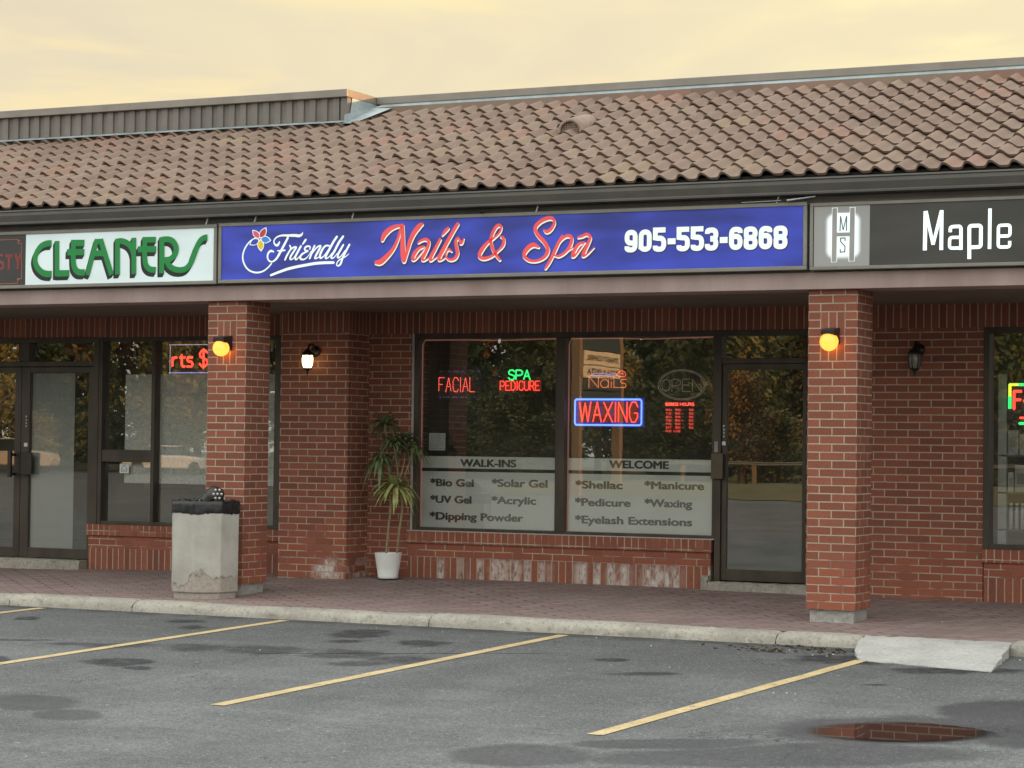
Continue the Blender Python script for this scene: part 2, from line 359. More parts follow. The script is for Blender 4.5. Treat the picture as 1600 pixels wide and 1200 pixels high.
OIL = [(-3.119, -1.911, 2.567, 1.459, -1.001, 1.906), (-2.271, -2.358, 3.322, 1.762, -1.506, 2.881), (-4.578, -2.079, 5.309, 3.535, -2.136, 4.066), (-3.676, -4.48, 2.736, 1.962, -1.616, 3.106), (-3.284, -4.725, 7.756, 5.435, -3.957, 7.609), (-6.265, -2.073, 5.678, 4.378, -2.643, 5.0), (-4.504, -4.726, 6.708, 5.316, -1.389, 2.666), (-0.001, -3.407, 3.513, 1.452, -3.509, 6.766), (0.986, -1.912, 1.886, 0.592, -1.226, 2.355), (1.83, -2.243, 1.695, 0.453, -1.993, 3.837), (-4.921, -1.691, 3.872, 2.598, -2.71, 5.14), (-2.911, -2.478, 4.366, 2.513, -2.405, 4.587), (-0.541, -2.708, 6.62, 2.845, -3.695, 7.085), (1.589, -3.274, 5.725, 1.729, -5.297, 10.23), (-2.223, -3.104, 0.615, 0.341, -10.594, 20.297)]
SEAM = [(-4.679, -3.619, 2.776, 2.065, -2.464, 4.701), (-4.279, -3.515, 2.116, 1.505, -1.987, 3.802), (-3.702, -3.422, 2.481, 1.655, -1.448, 2.769), (-3.094, -3.308, 2.098, 1.302, -1.214, 2.327), (-2.495, -3.294, 2.297, 1.331, -1.251, 2.399), (-1.894, -3.413, 2.381, 1.292, -1.586, 3.046), (-2.059, -3.776, 3.193, 1.815, -2.288, 4.398), (-5.159, -3.547, 2.029, 1.569, -4.78, 9.122)]
WET = [(2.316, -5.372, 1.166, 0.344, -0.596, 1.163), (2.67, -4.214, 2.233, 0.546, -0.717, 1.393), (2.953, -5.074, 2.293, 0.547, -0.598, 1.166), (2.085, -6.524, 0.745, 0.256, -1.09, 2.136), (-2.784, -6.556, 2.283, 1.756, -1.076, 2.088), (-2.256, -6.908, 3.592, 2.679, -1.569, 3.048), (0.836, -7.103, 2.06, 0.981, -1.012, 1.84), (1.376, -6.376, 1.483, 0.594, -1.932, 3.776)]
PUD_Z = -0.2741
PUD = [(1.83, -5.561), (1.889, -5.279), (2.017, -5.075), (2.208, -4.939), (2.437, -4.943), (2.687, -5.037), (2.888, -5.222), (2.963, -5.341), (2.905, -5.538), (2.735, -5.767), (2.576, -5.956), (2.396, -6.065), (2.213, -6.051), (2.004, -5.858)]
def asphalt():
    mt, k, b = mat('worn asphalt'); o = k.obj(); x, y, z = k.sep(o)
    c = k.mix(k.ss(k.noise(o, .55, 5, .6), .32, .7), (.098, .100, .101), (.172, .175, .174))
    c = k.mix(k.ss(k.noise(k.scale(o, (1., .35, 1.)), 1.6, 5, .65), .45, .7, 0., .5), c, (.225, .224, .218))
    c = k.mix(k.ss(k.noise(k.scale(o, (.5, 1., 1.)), 3.1, 5, .7), .50, .70, 0., .5), c, (.08, .081, .083))
    c = k.mix(k.ss(k.noise(k.scale(o, (.22, 1., 1.)), 1.1, 6, .7, .5), .50, .66, 0., .45), c, (.075, .076, .078))
    c = k.mix(k.ss(y, -7., -1.4, 0., .42), c, (.072, .073, .075))     # darker towards the curb
    c = k.mix(k.ss(k.noise(o, 34., 5, .85), .42, .62, 0., .72), c, (.055, .055, .055))
    c = k.mix(k.ss(k.noise(o, 75., 3, .75), .56, .70, 0., .85), c, (.40, .40, .39))
    c = k.mix(k.ss(k.noise(o, 27., 2, .5), .70, .76, 0., .7), c, (.42, .41, .39))
    crack = k.ss(k.M('ABSOLUTE', k.M('SUBTRACT', k.noise(o, .8, 5, .6, .3), .5)), .0, .006, 1., 0.)
    c = k.mix(k.M('MULTIPLY', crack, k.ss(k.noise(o, .4, 2), .5, .56)), c, (.04, .04, .04))
    def union(Q, nz, sc, soft):
        m_ = None
        for q in Q:
            t = blob(k, o, *q, nz, sc, soft); m_ = t if m_ is None else k.M('MAXIMUM', m_, t)
        return m_
    seal = union(SEAM, 1.05, 2.7, .5)                              # a long tar-sealed seam
    c = k.mix(k.M('MULTIPLY', seal, k.ss(k.noise(k.scale(o, (1., 2.5, 1.)), 5., 4), .3, .6, .5, .95)), c, (.36, .36, .37, 1), 'MULTIPLY')
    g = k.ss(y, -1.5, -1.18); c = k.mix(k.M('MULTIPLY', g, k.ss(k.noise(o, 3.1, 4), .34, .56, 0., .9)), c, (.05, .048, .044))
    oil = union(OIL, .95, 2.6, .42)
    c = k.mix(k.M('MULTIPLY', oil, k.ss(k.noise(o, 9., 4), .25, .6, .5, 1.)), c, (.27, .27, .28, 1), 'MULTIPLY')
    wet = union(WET, .42, 1.3, .28)
    c = k.mix(k.M('MULTIPLY', wet, .95), c, (.40, .40, .42, 1), 'MULTIPLY')
    k.put(b.inputs['Base Color'], c)
    k.put(b.inputs['Roughness'], k.mixf(wet, .9, .62)); b.inputs['Specular IOR Level'].default_value = .3
    k.put(b.inputs['Normal'], k.bump(k.M('ADD', k.noise(o, 60., 4, .75), k.M('MULTIPLY', k.noise(o, 12., 3), .6)), k.mixf(wet, .8, .25), .008)); return mt
M['asphalt'] = asphalt()
def paint():
    mt, k, b = mat('worn yellow road paint'); o = k.obj()
    c = k.mix(k.ss(k.noise(o, 4., 4), .3, .7), (.46, .345, .165), (.57, .435, .23))
    c = k.mix(k.ss(k.noise(o, 60., 4, .75), .5, .68, 0., .8), c, (.22, .17, .1))
    c = k.mix(k.ss(k.noise(o, 14., 5, .75), .57, .66, 0., .9), c, (.12, .118, .112))
    k.put(b.inputs['Base Color'], c); b.inputs['Roughness'].default_value = .85
    k.put(b.inputs['Normal'], k.bump(k.noise(o, 150., 3, .7), .5, .005)); return mt
M['paint'] = paint()
PUD_E = (2.379, -5.397, 1.636, 0.475, -0.881, 1.719)
def water():
    mt, k, b = mat('puddle water'); b.inputs['Base Color'].default_value = (.018, .016, .014, 1); b.inputs['Roughness'].default_value = .015
    b.inputs['IOR'].default_value = 1.33; b.inputs['Specular IOR Level'].default_value = 1.0
    o = k.obj(); k.put(b.inputs['Normal'], k.bump(k.noise(o, 3., 2), .006, .01))
    k.put(b.inputs['Alpha'], blob(k, o, *PUD_E, .10, 3., .38)); return mt
M['water'] = water()
def glass(name, refl=.33, tint=(.62, .6, .54), wob=.02):
    mt, k, b = mat(name); k.n.remove(b); o = k.obj()
    nrm = k.bump(k.noise(o, 1.3, 2), wob, .05)
    g = k.node('ShaderNodeBsdfGlossy', {'Color': (.98, .94, .86, 1), 'Roughness': .006, 'Normal': nrm}); t = k.node('ShaderNodeBsdfTransparent', {'Color': (*tint, 1)})
    fr = k.node('ShaderNodeFresnel', {'IOR': 1.5}).outputs[0]
    f = k.M('ADD', k.M('MULTIPLY', fr, 1.0), refl - .04, clamp=True)
    haze = k.node('ShaderNodeBsdfDiffuse', {'Color': (.60, .62, .52, 1)}); td = k.node('ShaderNodeMixShader', {0: k.ss(k.noise(o, 2.1, 4, .6), .3, .7, .025, .075)})   # pale diffuse haze mixed in to lift the dark of the glass
    k.l.new(t.outputs[0], td.inputs[1]); k.l.new(haze.outputs[0], td.inputs[2])
    mx = k.node('ShaderNodeMixShader', {0: f}); k.l.new(td.outputs[0], mx.inputs[1]); k.l.new(g.outputs[0], mx.inputs[2])
    k.l.new(mx.outputs[0], k.n['Material Output'].inputs[0]); return mt
M['glass'] = glass('bronze tinted glass', .23, (.55, .53, .47), .006)
M['glass_clear'] = glass('shop window glass', .18, (.95, .945, .92), .006)
def frost():
    mt, k, b = mat('frosted window film'); o = k.obj()
    c = k.mix(k.ss(k.noise(k.scale(o, (1, 1, .4)), 1.5, 3), .3, .7), (.80, .85, .81), (.86, .91, .87))
    k.put(b.inputs['Base Color'], c); b.inputs['Roughness'].default_value = .6; return mt
M['frost'] = frost()
M['filmtext'] = simple('dark vinyl lettering', (.035, .036, .034), .6, 0, .5, 2.)
def damask():
    mt, k, b = mat('damask paper'); o = k.obj()
    n1 = k.noise(o, 9., 3, .5, 3.5); n2 = k.noise(o, 16., 2, .5, 2.5)
    f = k.M('MAXIMUM', k.ss(k.M('ABSOLUTE', k.M('SUBTRACT', n1, .5)), .0, .035, 1., 0.), k.ss(k.M('ABSOLUTE', k.M('SUBTRACT', n2, .5)), .0, .03, 1., 0.))
    k.put(b.inputs['Base Color'], k.mix(f, (.84, .87, .83), (.52, .54, .51))); b.inputs['Roughness'].default_value = .8; return mt
M['damask'] = damask()
M['blind'] = simple('grey door film', (.46, .49, .47), .6, 0, .06, 1.2)
def panel(name, col, em, es, tubes=.35):
    mt, k, b = mat(name); o = k.obj(); x, y, z = k.sep(o)
    k.put(b.inputs['Base Color'], (*col, 1)); b.inputs['Roughness'].default_value = .38
    f = k.noise(k.comb(k.M('MULTIPLY', x, .9), 0., k.M('MULTIPLY', z, 3.)), 1.7, 2, .4)
    k.put(b.inputs['Emission Color'], (*em, 1)); k.put(b.inputs['Emission Strength'], k.ss(f, .25, .75, es * (1 - tubes), es * (1 + tubes))); return mt
M['sign_white'] = panel('backlit white panel', (.60, .68, .68), (.75, .92, .92), .15, .2)
M['sign_blue'] = panel('backlit blue panel', (.026, .037, .25), (.045, .08, .62), .19, .95)
M['sign_black'] = panel('black sign panel', (.036, .034, .030), (.5, .48, .42), .018, .6)
M['sign_blackred'] = panel('black and red sign panel', (.030, .028, .026), (.5, .48, .42), .008, .5)
M['v_white'] = glow('white sign lettering', (.85, .95, .90), .28, (.70, .76, .72))
M['v_bright'] = glow('bright white sign lettering', (.8, .96, .95), .62, (.72, .8, .8))
M['v_red'] = glow('red sign lettering', (.85, .10, .09), .28, (.60, .062, .058))
M['v_green'] = glow('green sign lettering', (.01, .5, .10), .06, (.004, .185, .036))
M['v_greenedge'] = simple('dark lettering side', (.012, .013, .012), .6)
M['v_navy'] = simple('navy lettering shadow', (.03, .03, .10), .5)
M['v_darkred'] = simple('dim red lettering', (.22, .035, .032), .5, 0, .2, 10)
M['v_pink'] = glow('pink petal', (.85, .14, .2), .2, (.55, .07, .11)); M['v_petred'] = glow('red petal', (.6, .05, .06), .2, (.4, .03, .035))
M['v_sky'] = glow('blue petal', (.05, .3, .85), .2, (.03, .18, .55)); M['v_deep'] = glow('deep blue petal', (.05, .07, .45), .2, (.03, .045, .32)); M['v_yel'] = glow('yellow petal', (.85, .62, .02), .2, (.6, .42, .015))
M['logo_grey'] = simple('silver sign square', (.33, .32, .31), .45, .2, .12, 3)
def halo():
    mt, k, b = mat('backlit monogram square'); o = k.obj(); x, y, z = k.sep(o)
    ax = k.M('MAXIMUM', k.M('SUBTRACT', k.M('ABSOLUTE', k.M('SUBTRACT', x, .327)), .075), 0.); az = k.M('MAXIMUM', k.M('SUBTRACT', k.M('ABSOLUTE', k.M('SUBTRACT', z, 3.045)), .115), 0.)
    d = k.M('SQRT', k.M('ADD', k.M('MULTIPLY', ax, ax), k.M('MULTIPLY', az, az)))
    b.inputs['Base Color'].default_value = (.30, .29, .28, 1); b.inputs['Roughness'].default_value = .45; b.inputs['Emission Color'].default_value = (.80, .95, .95, 1)
    k.put(b.inputs['Emission Strength'], k.M('ADD', k.ss(d, .035, .085, .72, .0), .02)); return mt
M['halo'] = halo()
M['logo_glow'] = glow('backlit halo panel', (.72, .86, .86), .55, (.6, .66, .66))
M['n_red'] = glow('red neon', (1., .055, .035), 2.1); M['n_redled'] = glow('red led', (1., .10, .07), 2.2); M['n_green'] = glow('green neon', (.03, .95, .22), 1.15)
M['n_blue'] = glow('blue neon', (.12, .28, 1.), 2.0); M['n_white'] = glow('white led', (.75, .75, 1.), 1.0); M['n_violet'] = glow('violet led', (.45, .36, 1.), .85); M['n_orange'] = glow('orange led', (1., .25, .07), 1.25)
M['n_yellow'] = glow('yellow green led', (.7, .85, .05), 1.3)
M['n_off'] = simple('unlit neon tube', (.75, .64, .58), .3, 0, .1, 12)
M['n_back'] = simple('led board', (.012, .011, .02), .5)
M['n_redback'] = glow('red acrylic back', (.55, .01, .01), .13, (.10, .01, .01))
M['n_dimred'] = glow('fine red led', (1., .09, .06), .9)
M['n_bluestrip'] = glow('blue acrylic strip', (.03, .035, .4), .35)
M['n_pink'] = glow('rope light', (.75, .26, .2), .16, (.34, .18, .15))
def globe_mat():
    mt, k, b = mat('lit amber globe'); o = k.obj(); b.inputs['Base Color'].default_value = (.25, .16, .04, 1); b.inputs['Roughness'].default_value = .25
    ny = k.sep(k.node('ShaderNodeNewGeometry').outputs['Normal'])[1]; z = k.sep(o)[2]
    k.put(b.inputs['Emission Color'], k.mix(k.ss(z, 2.11, 2.25), (1., .42, .06), (1., .31, .028))); k.put(b.inputs['Emission Strength'], k.M('ADD', 1.5, k.M('MULTIPLY', k.ss(ny, .15, .9), 7.))); return mt
M['globe'] = globe_mat(); M['lamplit'] = glow('lit lantern glass', (1., .74, .36), 4.0, (.6, .5, .3)); M['lampoff'] = simple('unlit lantern glass', (.19, .175, .15), .2, 0, .1, 10)
M['pot'] = simple('white ceramic pot', (.74, .745, .72), .45, 0, .04, 6)
M['soil'] = simple('potting soil', (.02, .015, .01), .95, 0, .4, 60)
M['leafdark'] = simple('dark strap leaf', (.115, .155, .065), .5, 0, .35, 18); M['leaflime'] = simple('lime strap leaf', (.36, .39, .13), .5, 0, .35, 18)
M['cane'] = simple('tan cane', (.25, .20, .11), .8, 0, .25, 30)
M['bag'] = simple('black bin bag', (.013, .013, .014), .32, 0, .3, 10, .6, bscale=25.)
FRIENDLY=[[(-5.276,3.186,0.0122),(-5.33,3.158,0.0147),(-5.378,3.108,0.0161),(-5.407,3.044,0.0169),(-5.406,2.983,0.0174),(-5.375,2.922,0.0179),(-5.325,2.883,0.0175),(-5.259,2.867,0.0179),(-5.194,2.876,0.0169),(-5.14,2.907,0.0156),(-5.1,2.946,0.015)],[(-5.017,3.141,0.0169),(-5.036,3.113,0.0253),(-5.063,3.119,0.0197),(-5.077,3.151,0.0147),(-5.048,3.185,0.0156),(-4.994,3.2,0.0184),(-4.924,3.198,0.0239),(-4.859,3.197,0.0276),(-4.806,3.192,0.0276),(-4.779,3.207,0.0184),(-4.771,3.226,0.0046)],[(-4.929,3.177,0.023),(-4.965,3.116,0.0253),(-5.007,3.048,0.0259),(-5.044,2.993,0.0235),(-5.087,2.964,0.0169),(-5.125,2.972,0.0169),(-5.143,3.009,0.0193),(-5.132,3.046,0.0212),(-5.105,3.062,0.0235),(-5.078,3.053,0.0156)],[(-5.035,3.062,0.0138),(-4.997,3.06,0.0166),(-4.957,3.065,0.016)],[(-4.906,3.105,0.0184),(-4.895,3.079,0.0184),(-4.916,3.045,0.0193),(-4.937,3.013,0.0212),(-4.955,2.977,0.0184)],[(-4.931,3.018,0.011),(-4.9,3.063,0.0138),(-4.868,3.086,0.0188),(-4.839,3.087,0.0207),(-4.862,3.053,0.0212),(-4.894,3.008,0.0216),(-4.899,2.982,0.0184),(-4.872,2.984,0.0129),(-4.83,3.034,0.0092)],[(-4.788,3.097,0.0207),(-4.814,3.056,0.023),(-4.845,3.002,0.023),(-4.839,2.976,0.0175),(-4.808,2.996,0.012),(-4.776,3.032,0.0083)],[(-4.738,3.154,0.0207),(-4.751,3.138,0.023),(-4.77,3.115,0.0156)],[(-4.694,3.067,0.0138),(-4.691,3.088,0.0161),(-4.718,3.095,0.0184),(-4.745,3.08,0.0207),(-4.743,3.058,0.0161),(-4.712,3.051,0.0147),(-4.76,3.032,0.0193),(-4.792,3.005,0.023),(-4.786,2.98,0.0212),(-4.749,2.977,0.0156),(-4.712,3.003,0.011),(-4.68,3.048,0.0074)],[(-4.644,3.098,0.0184),(-4.664,3.053,0.023),(-4.693,2.984,0.0212)],[(-4.68,3.012,0.0113),(-4.643,3.057,0.0138),(-4.612,3.086,0.0166),(-4.58,3.094,0.0184),(-4.596,3.06,0.023),(-4.629,3.006,0.023),(-4.637,2.982,0.0184),(-4.605,2.989,0.012),(-4.568,3.027,0.0083)],[(-4.49,3.092,0.0166),(-4.527,3.093,0.0193),(-4.558,3.064,0.023),(-4.583,3.018,0.023),(-4.581,2.984,0.0207),(-4.552,2.995,0.0138),(-4.516,3.035,0.011),(-4.485,3.08,0.0101)],[(-4.412,3.172,0.023),(-4.448,3.125,0.0253),(-4.49,3.057,0.0253),(-4.523,3.001,0.023),(-4.523,2.979,0.0184),(-4.494,2.989,0.012),(-4.463,3.024,0.009)],[(-4.347,3.172,0.0225),(-4.39,3.119,0.0253),(-4.434,3.044,0.0253),(-4.465,2.999,0.023),(-4.462,2.979,0.018),(-4.436,2.987,0.012),(-4.405,3.023,0.0092)],[(-4.343,3.097,0.0184),(-4.368,3.059,0.023),(-4.398,3.009,0.023),(-4.396,2.982,0.0184),(-4.367,2.995,0.0129),(-4.326,3.044,0.011)],[(-4.28,3.097,0.0202),(-4.31,3.048,0.023),(-4.346,2.985,0.023),(-4.369,2.926,0.0212),(-4.395,2.909,0.0166),(-4.411,2.922,0.0135),(-4.396,2.95,0.0138),(-4.362,2.972,0.0129),(-4.32,2.989,0.0115),(-4.284,3.015,0.0081)],[(-5.101,2.839,0.0226),(-5.015,2.866,0.0248),(-4.919,2.893,0.0273),(-4.821,2.911,0.0276),(-4.748,2.921,0.0276),(-4.641,2.935,0.0276),(-4.535,2.94,0.0276),(-4.443,2.939,0.0267)]]
PETALS=[[(-5.224,3.179),(-5.221,3.198),(-5.224,3.214),(-5.23,3.227),(-5.24,3.238),(-5.252,3.246),(-5.267,3.253),(-5.285,3.258),(-5.306,3.26),(-5.306,3.243),(-5.303,3.227),(-5.298,3.213),(-5.29,3.202),(-5.279,3.192),(-5.265,3.184),(-5.247,3.18)],[(-5.224,3.179),(-5.199,3.183),(-5.182,3.191),(-5.168,3.201),(-5.159,3.213),(-5.154,3.228),(-5.151,3.244),(-5.152,3.261),(-5.157,3.28),(-5.178,3.274),(-5.195,3.266),(-5.21,3.257),(-5.222,3.246),(-5.229,3.233),(-5.233,3.217),(-5.232,3.2)],[(-5.218,3.174),(-5.206,3.154),(-5.193,3.142),(-5.179,3.135),(-5.164,3.132),(-5.149,3.133),(-5.134,3.138),(-5.118,3.146),(-5.101,3.158),(-5.114,3.174),(-5.127,3.186),(-5.141,3.194),(-5.155,3.2),(-5.17,3.201),(-5.185,3.198),(-5.201,3.19)],[(-5.229,3.172),(-5.252,3.18),(-5.271,3.182),(-5.287,3.18),(-5.3,3.175),(-5.312,3.166),(-5.321,3.154),(-5.329,3.14),(-5.335,3.123),(-5.314,3.118),(-5.296,3.116),(-5.279,3.117),(-5.264,3.121),(-5.251,3.127),(-5.241,3.138),(-5.233,3.152)],[(-5.218,3.172),(-5.236,3.157),(-5.246,3.143),(-5.25,3.128),(-5.25,3.114),(-5.245,3.1),(-5.237,3.086),(-5.225,3.072),(-5.208,3.058),(-5.194,3.073),(-5.185,3.087),(-5.179,3.102),(-5.177,3.116),(-5.179,3.13),(-5.186,3.144),(-5.198,3.158)]]
PETALS_IN=[[(-5.23,3.185),(-5.228,3.201),(-5.231,3.214),(-5.236,3.224),(-5.244,3.233),(-5.254,3.24),(-5.267,3.246),(-5.281,3.25),(-5.297,3.252),(-5.297,3.238),(-5.295,3.225),(-5.29,3.214),(-5.284,3.204),(-5.275,3.196),(-5.263,3.19),(-5.249,3.186)],[(-5.219,3.187),(-5.198,3.191),(-5.184,3.197),(-5.173,3.206),(-5.166,3.216),(-5.161,3.227),(-5.159,3.24),(-5.16,3.254),(-5.163,3.27),(-5.181,3.265),(-5.195,3.258),(-5.207,3.251),(-5.216,3.241),(-5.222,3.231),(-5.225,3.218),(-5.225,3.204)],[(-5.209,3.173),(-5.199,3.156),(-5.188,3.147),(-5.177,3.141),(-5.165,3.138),(-5.152,3.139),(-5.14,3.143),(-5.127,3.15),(-5.113,3.159),(-5.123,3.172),(-5.134,3.182),(-5.146,3.19),(-5.157,3.194),(-5.169,3.195),(-5.182,3.192),(-5.195,3.186)],[(-5.238,3.168),(-5.256,3.174),(-5.271,3.176),(-5.284,3.174),(-5.296,3.17),(-5.305,3.163),(-5.313,3.153),(-5.319,3.142),(-5.324,3.128),(-5.307,3.124),(-5.292,3.123),(-5.279,3.123),(-5.266,3.126),(-5.256,3.132),(-5.247,3.14),(-5.241,3.152)],[(-5.218,3.163),(-5.232,3.151),(-5.24,3.139),(-5.243,3.127),(-5.243,3.115),(-5.239,3.104),(-5.232,3.092),(-5.222,3.081),(-5.209,3.07),(-5.198,3.082),(-5.19,3.093),(-5.185,3.105),(-5.184,3.117),(-5.186,3.128),(-5.191,3.14),(-5.201,3.151)]]
NAILS=[[(-3.944,3.132,0.0342),(-3.922,3.178,0.0487),(-3.871,3.222,0.0456),(-3.813,3.246,0.0376),(-3.741,3.256,0.0251)],[(-3.751,3.241,0.0285),(-3.76,3.221,0.0256),(-3.785,3.136,0.0296),(-3.829,3.052,0.0353),(-3.893,2.985,0.0467),(-3.957,2.936,0.0524),(-4.003,2.931,0.0383)],[(-3.738,3.255,0.0342),(-3.737,3.152,0.0445),(-3.735,3.067,0.0502),(-3.728,2.981,0.0547),(-3.721,2.941,0.0433)],[(-3.711,2.949,0.0285),(-3.686,3.031,0.0342),(-3.662,3.11,0.0427),(-3.624,3.183,0.0467),(-3.574,3.241,0.0479),(-3.542,3.26,0.0285)],[(-3.578,3.097,0.0205),(-3.546,3.116,0.0256),(-3.508,3.124,0.0296),(-3.476,3.108,0.0331),(-3.481,3.06,0.0331),(-3.512,2.998,0.0347),(-3.537,2.954,0.0319),(-3.524,2.939,0.0228),(-3.486,2.952,0.0123),(-3.461,2.974,0.0078)],[(-3.52,3.061,0.0199),(-3.571,3.045,0.0296),(-3.615,3.001,0.0376),(-3.634,2.953,0.0319),(-3.608,2.95,0.02),(-3.557,2.994,0.0125),(-3.513,3.049,0.009)],[(-3.361,3.119,0.0285),(-3.404,3.046,0.0325),(-3.451,2.966,0.0353),(-3.454,2.937,0.0252),(-3.416,2.951,0.0125),(-3.372,2.983,0.0078)],[(-3.283,3.215,0.028),(-3.311,3.191,0.0331),(-3.339,3.158,0.0199)],[(-3.189,3.25,0.0336),(-3.235,3.183,0.0358),(-3.297,3.083,0.037),(-3.359,2.977,0.037),(-3.371,2.941,0.0285),(-3.333,2.943,0.0142),(-3.295,2.97,0.0078)],[(-3.124,3.123,0.009),(-3.142,3.087,0.0235),(-3.158,3.077,0.0228),(-3.164,3.102,0.0246),(-3.184,3.125,0.0246),(-3.205,3.098,0.0296),(-3.198,3.047,0.0353),(-3.188,2.99,0.0347),(-3.213,2.947,0.0296),(-3.263,2.937,0.0239),(-3.3,2.965,0.0205),(-3.299,3.007,0.0235),(-3.271,3.029,0.0239),(-3.245,3.011,0.0146)]]
SPA=[[(-2.773,2.926,0.0238),(-2.812,2.972,0.0322),(-2.848,3.036,0.0336),(-2.862,3.106,0.0322),(-2.838,3.175,0.0322),(-2.8,3.223,0.0322),(-2.765,3.215,0.0252),(-2.776,3.167,0.021),(-2.829,3.119,0.021),(-2.891,3.079,0.0294),(-2.945,3.024,0.0392),(-2.972,2.966,0.0364),(-2.928,2.94,0.0322),(-2.851,2.959,0.0252),(-2.789,3.006,0.0221),(-2.743,3.054,0.0294),(-2.74,3.11,0.0322),(-2.767,3.126,0.0182)],[(-2.353,3.173,0.0166),(-2.326,3.157,0.0345),(-2.285,3.178,0.0317),(-2.255,3.227,0.0276),(-2.271,3.268,0.0317),(-2.324,3.271,0.0373),(-2.392,3.242,0.0373),(-2.436,3.191,0.0373),(-2.406,3.128,0.0373),(-2.344,3.064,0.0386),(-2.313,3.001,0.0386),(-2.343,2.94,0.0322),(-2.418,2.907,0.0248),(-2.495,2.916,0.0294),(-2.54,2.962,0.0364),(-2.504,3.02,0.0434),(-2.451,3.046,0.0414),(-2.401,3.027,0.0235)],[(-2.178,3.114,0.0245),(-2.215,3.054,0.0317),(-2.263,2.958,0.0317),(-2.3,2.89,0.029),(-2.334,2.841,0.0221)],[(-2.245,2.999,0.0124),(-2.193,3.074,0.0207),(-2.14,3.113,0.0286),(-2.095,3.105,0.0331),(-2.094,3.05,0.0317),(-2.139,2.983,0.0276),(-2.206,2.943,0.0241),(-2.255,2.953,0.0152)],[(-2.139,2.979,0.0124),(-2.075,3.015,0.0109)],[(-2.027,3.1,0.0221),(-1.99,3.109,0.0276),(-1.945,3.123,0.029),(-1.915,3.095,0.029),(-1.937,3.039,0.0317),(-1.972,2.971,0.034),(-1.98,2.939,0.0276),(-1.936,2.957,0.0152),(-1.877,3.01,0.0082)],[(-1.967,3.054,0.0193),(-2.019,3.041,0.0286),(-2.063,2.988,0.0359),(-2.078,2.94,0.031),(-2.048,2.953,0.0207),(-1.996,3.013,0.0136),(-1.963,3.057,0.0097)]]
CLEAN=[(1,[(-7.573,3.2,0.0519),(-7.633,3.198,0.0518),(-7.701,3.17,0.0521),(-7.751,3.106,0.0496),(-7.765,3.039,0.0496),(-7.736,2.97,0.0521),(-7.674,2.92,0.0537),(-7.612,2.905,0.0549),(-7.565,2.904,0.0549)]),(0,[(-7.509,3.22,0.0464),(-7.502,2.881,0.0464)]),(0,[(-7.502,2.908,0.0546),(-7.357,2.907,0.0537)]),(0,[(-7.343,3.196,0.0546),(-7.188,3.193,0.0537)]),(0,[(-7.386,3.109,0.0533),(-7.187,3.105,0.0525)]),(1,[(-7.316,3.218,0.0508),(-7.314,3.114,0.0508),(-7.312,3.015,0.05),(-7.295,2.954,0.0521),(-7.251,2.916,0.0537),(-7.178,2.911,0.0537)]),(0,[(-7.146,2.884,0.0451),(-7.042,3.222,0.0451)]),(0,[(-6.867,2.882,0.0476),(-7.001,3.222,0.0476)]),(0,[(-7.084,3.088,0.0488),(-6.943,3.089,0.0488)]),(0,[(-7.064,3.203,0.0403),(-6.973,3.203,0.0403)]),(0,[(-6.805,3.222,0.0476),(-6.799,2.882,0.0476)]),(1,[(-6.802,3.2,0.0456),(-6.747,3.197,0.0476),(-6.681,3.169,0.0488),(-6.636,3.12,0.048),(-6.616,3.059,0.0468)]),(0,[(-6.619,3.226,0.0464),(-6.612,2.881,0.0464)]),(0,[(-6.521,3.203,0.0468),(-6.369,3.201,0.0468)]),(0,[(-6.57,3.115,0.0512),(-6.364,3.111,0.0512)]),(1,[(-6.494,3.225,0.0468),(-6.492,3.122,0.0468),(-6.49,3.032,0.0468),(-6.476,2.965,0.0468),(-6.432,2.925,0.048),(-6.364,2.916,0.0504)]),(0,[(-6.301,3.223,0.05),(-6.297,2.882,0.0492)]),(1,[(-6.297,3.2,0.048),(-6.222,3.199,0.048),(-6.168,3.171,0.048),(-6.138,3.113,0.048),(-6.155,3.054,0.048),(-6.208,3.013,0.048),(-6.272,3.007,0.048)]),(1,[(-6.25,3.008,0.042),(-6.214,2.953,0.048),(-6.156,2.919,0.048),(-6.084,2.909,0.0472),(-6.02,2.925,0.048),(-5.972,2.977,0.0472),(-5.938,3.054,0.048),(-5.904,3.131,0.048),(-5.866,3.183,0.0472),(-5.827,3.203,0.0472),(-5.795,3.205,0.0496)])]
PHONE=[('9',-1.594,-1.48,2.943,3.164),('0',-1.465,-1.351,2.943,3.163),('5',-1.336,-1.219,2.942,3.162),('-',-1.204,-1.132,2.941,3.163),('5',-1.121,-1.006,2.94,3.161),('5',-0.994,-0.879,2.94,3.161),('3',-0.867,-0.753,2.939,3.16),('-',-0.737,-0.668,2.938,3.161),('6',-0.653,-0.539,2.937,3.159),('8',-0.524,-0.407,2.937,3.158),('6',-0.393,-0.28,2.936,3.158),('8',-0.264,-0.147,2.935,3.157)]
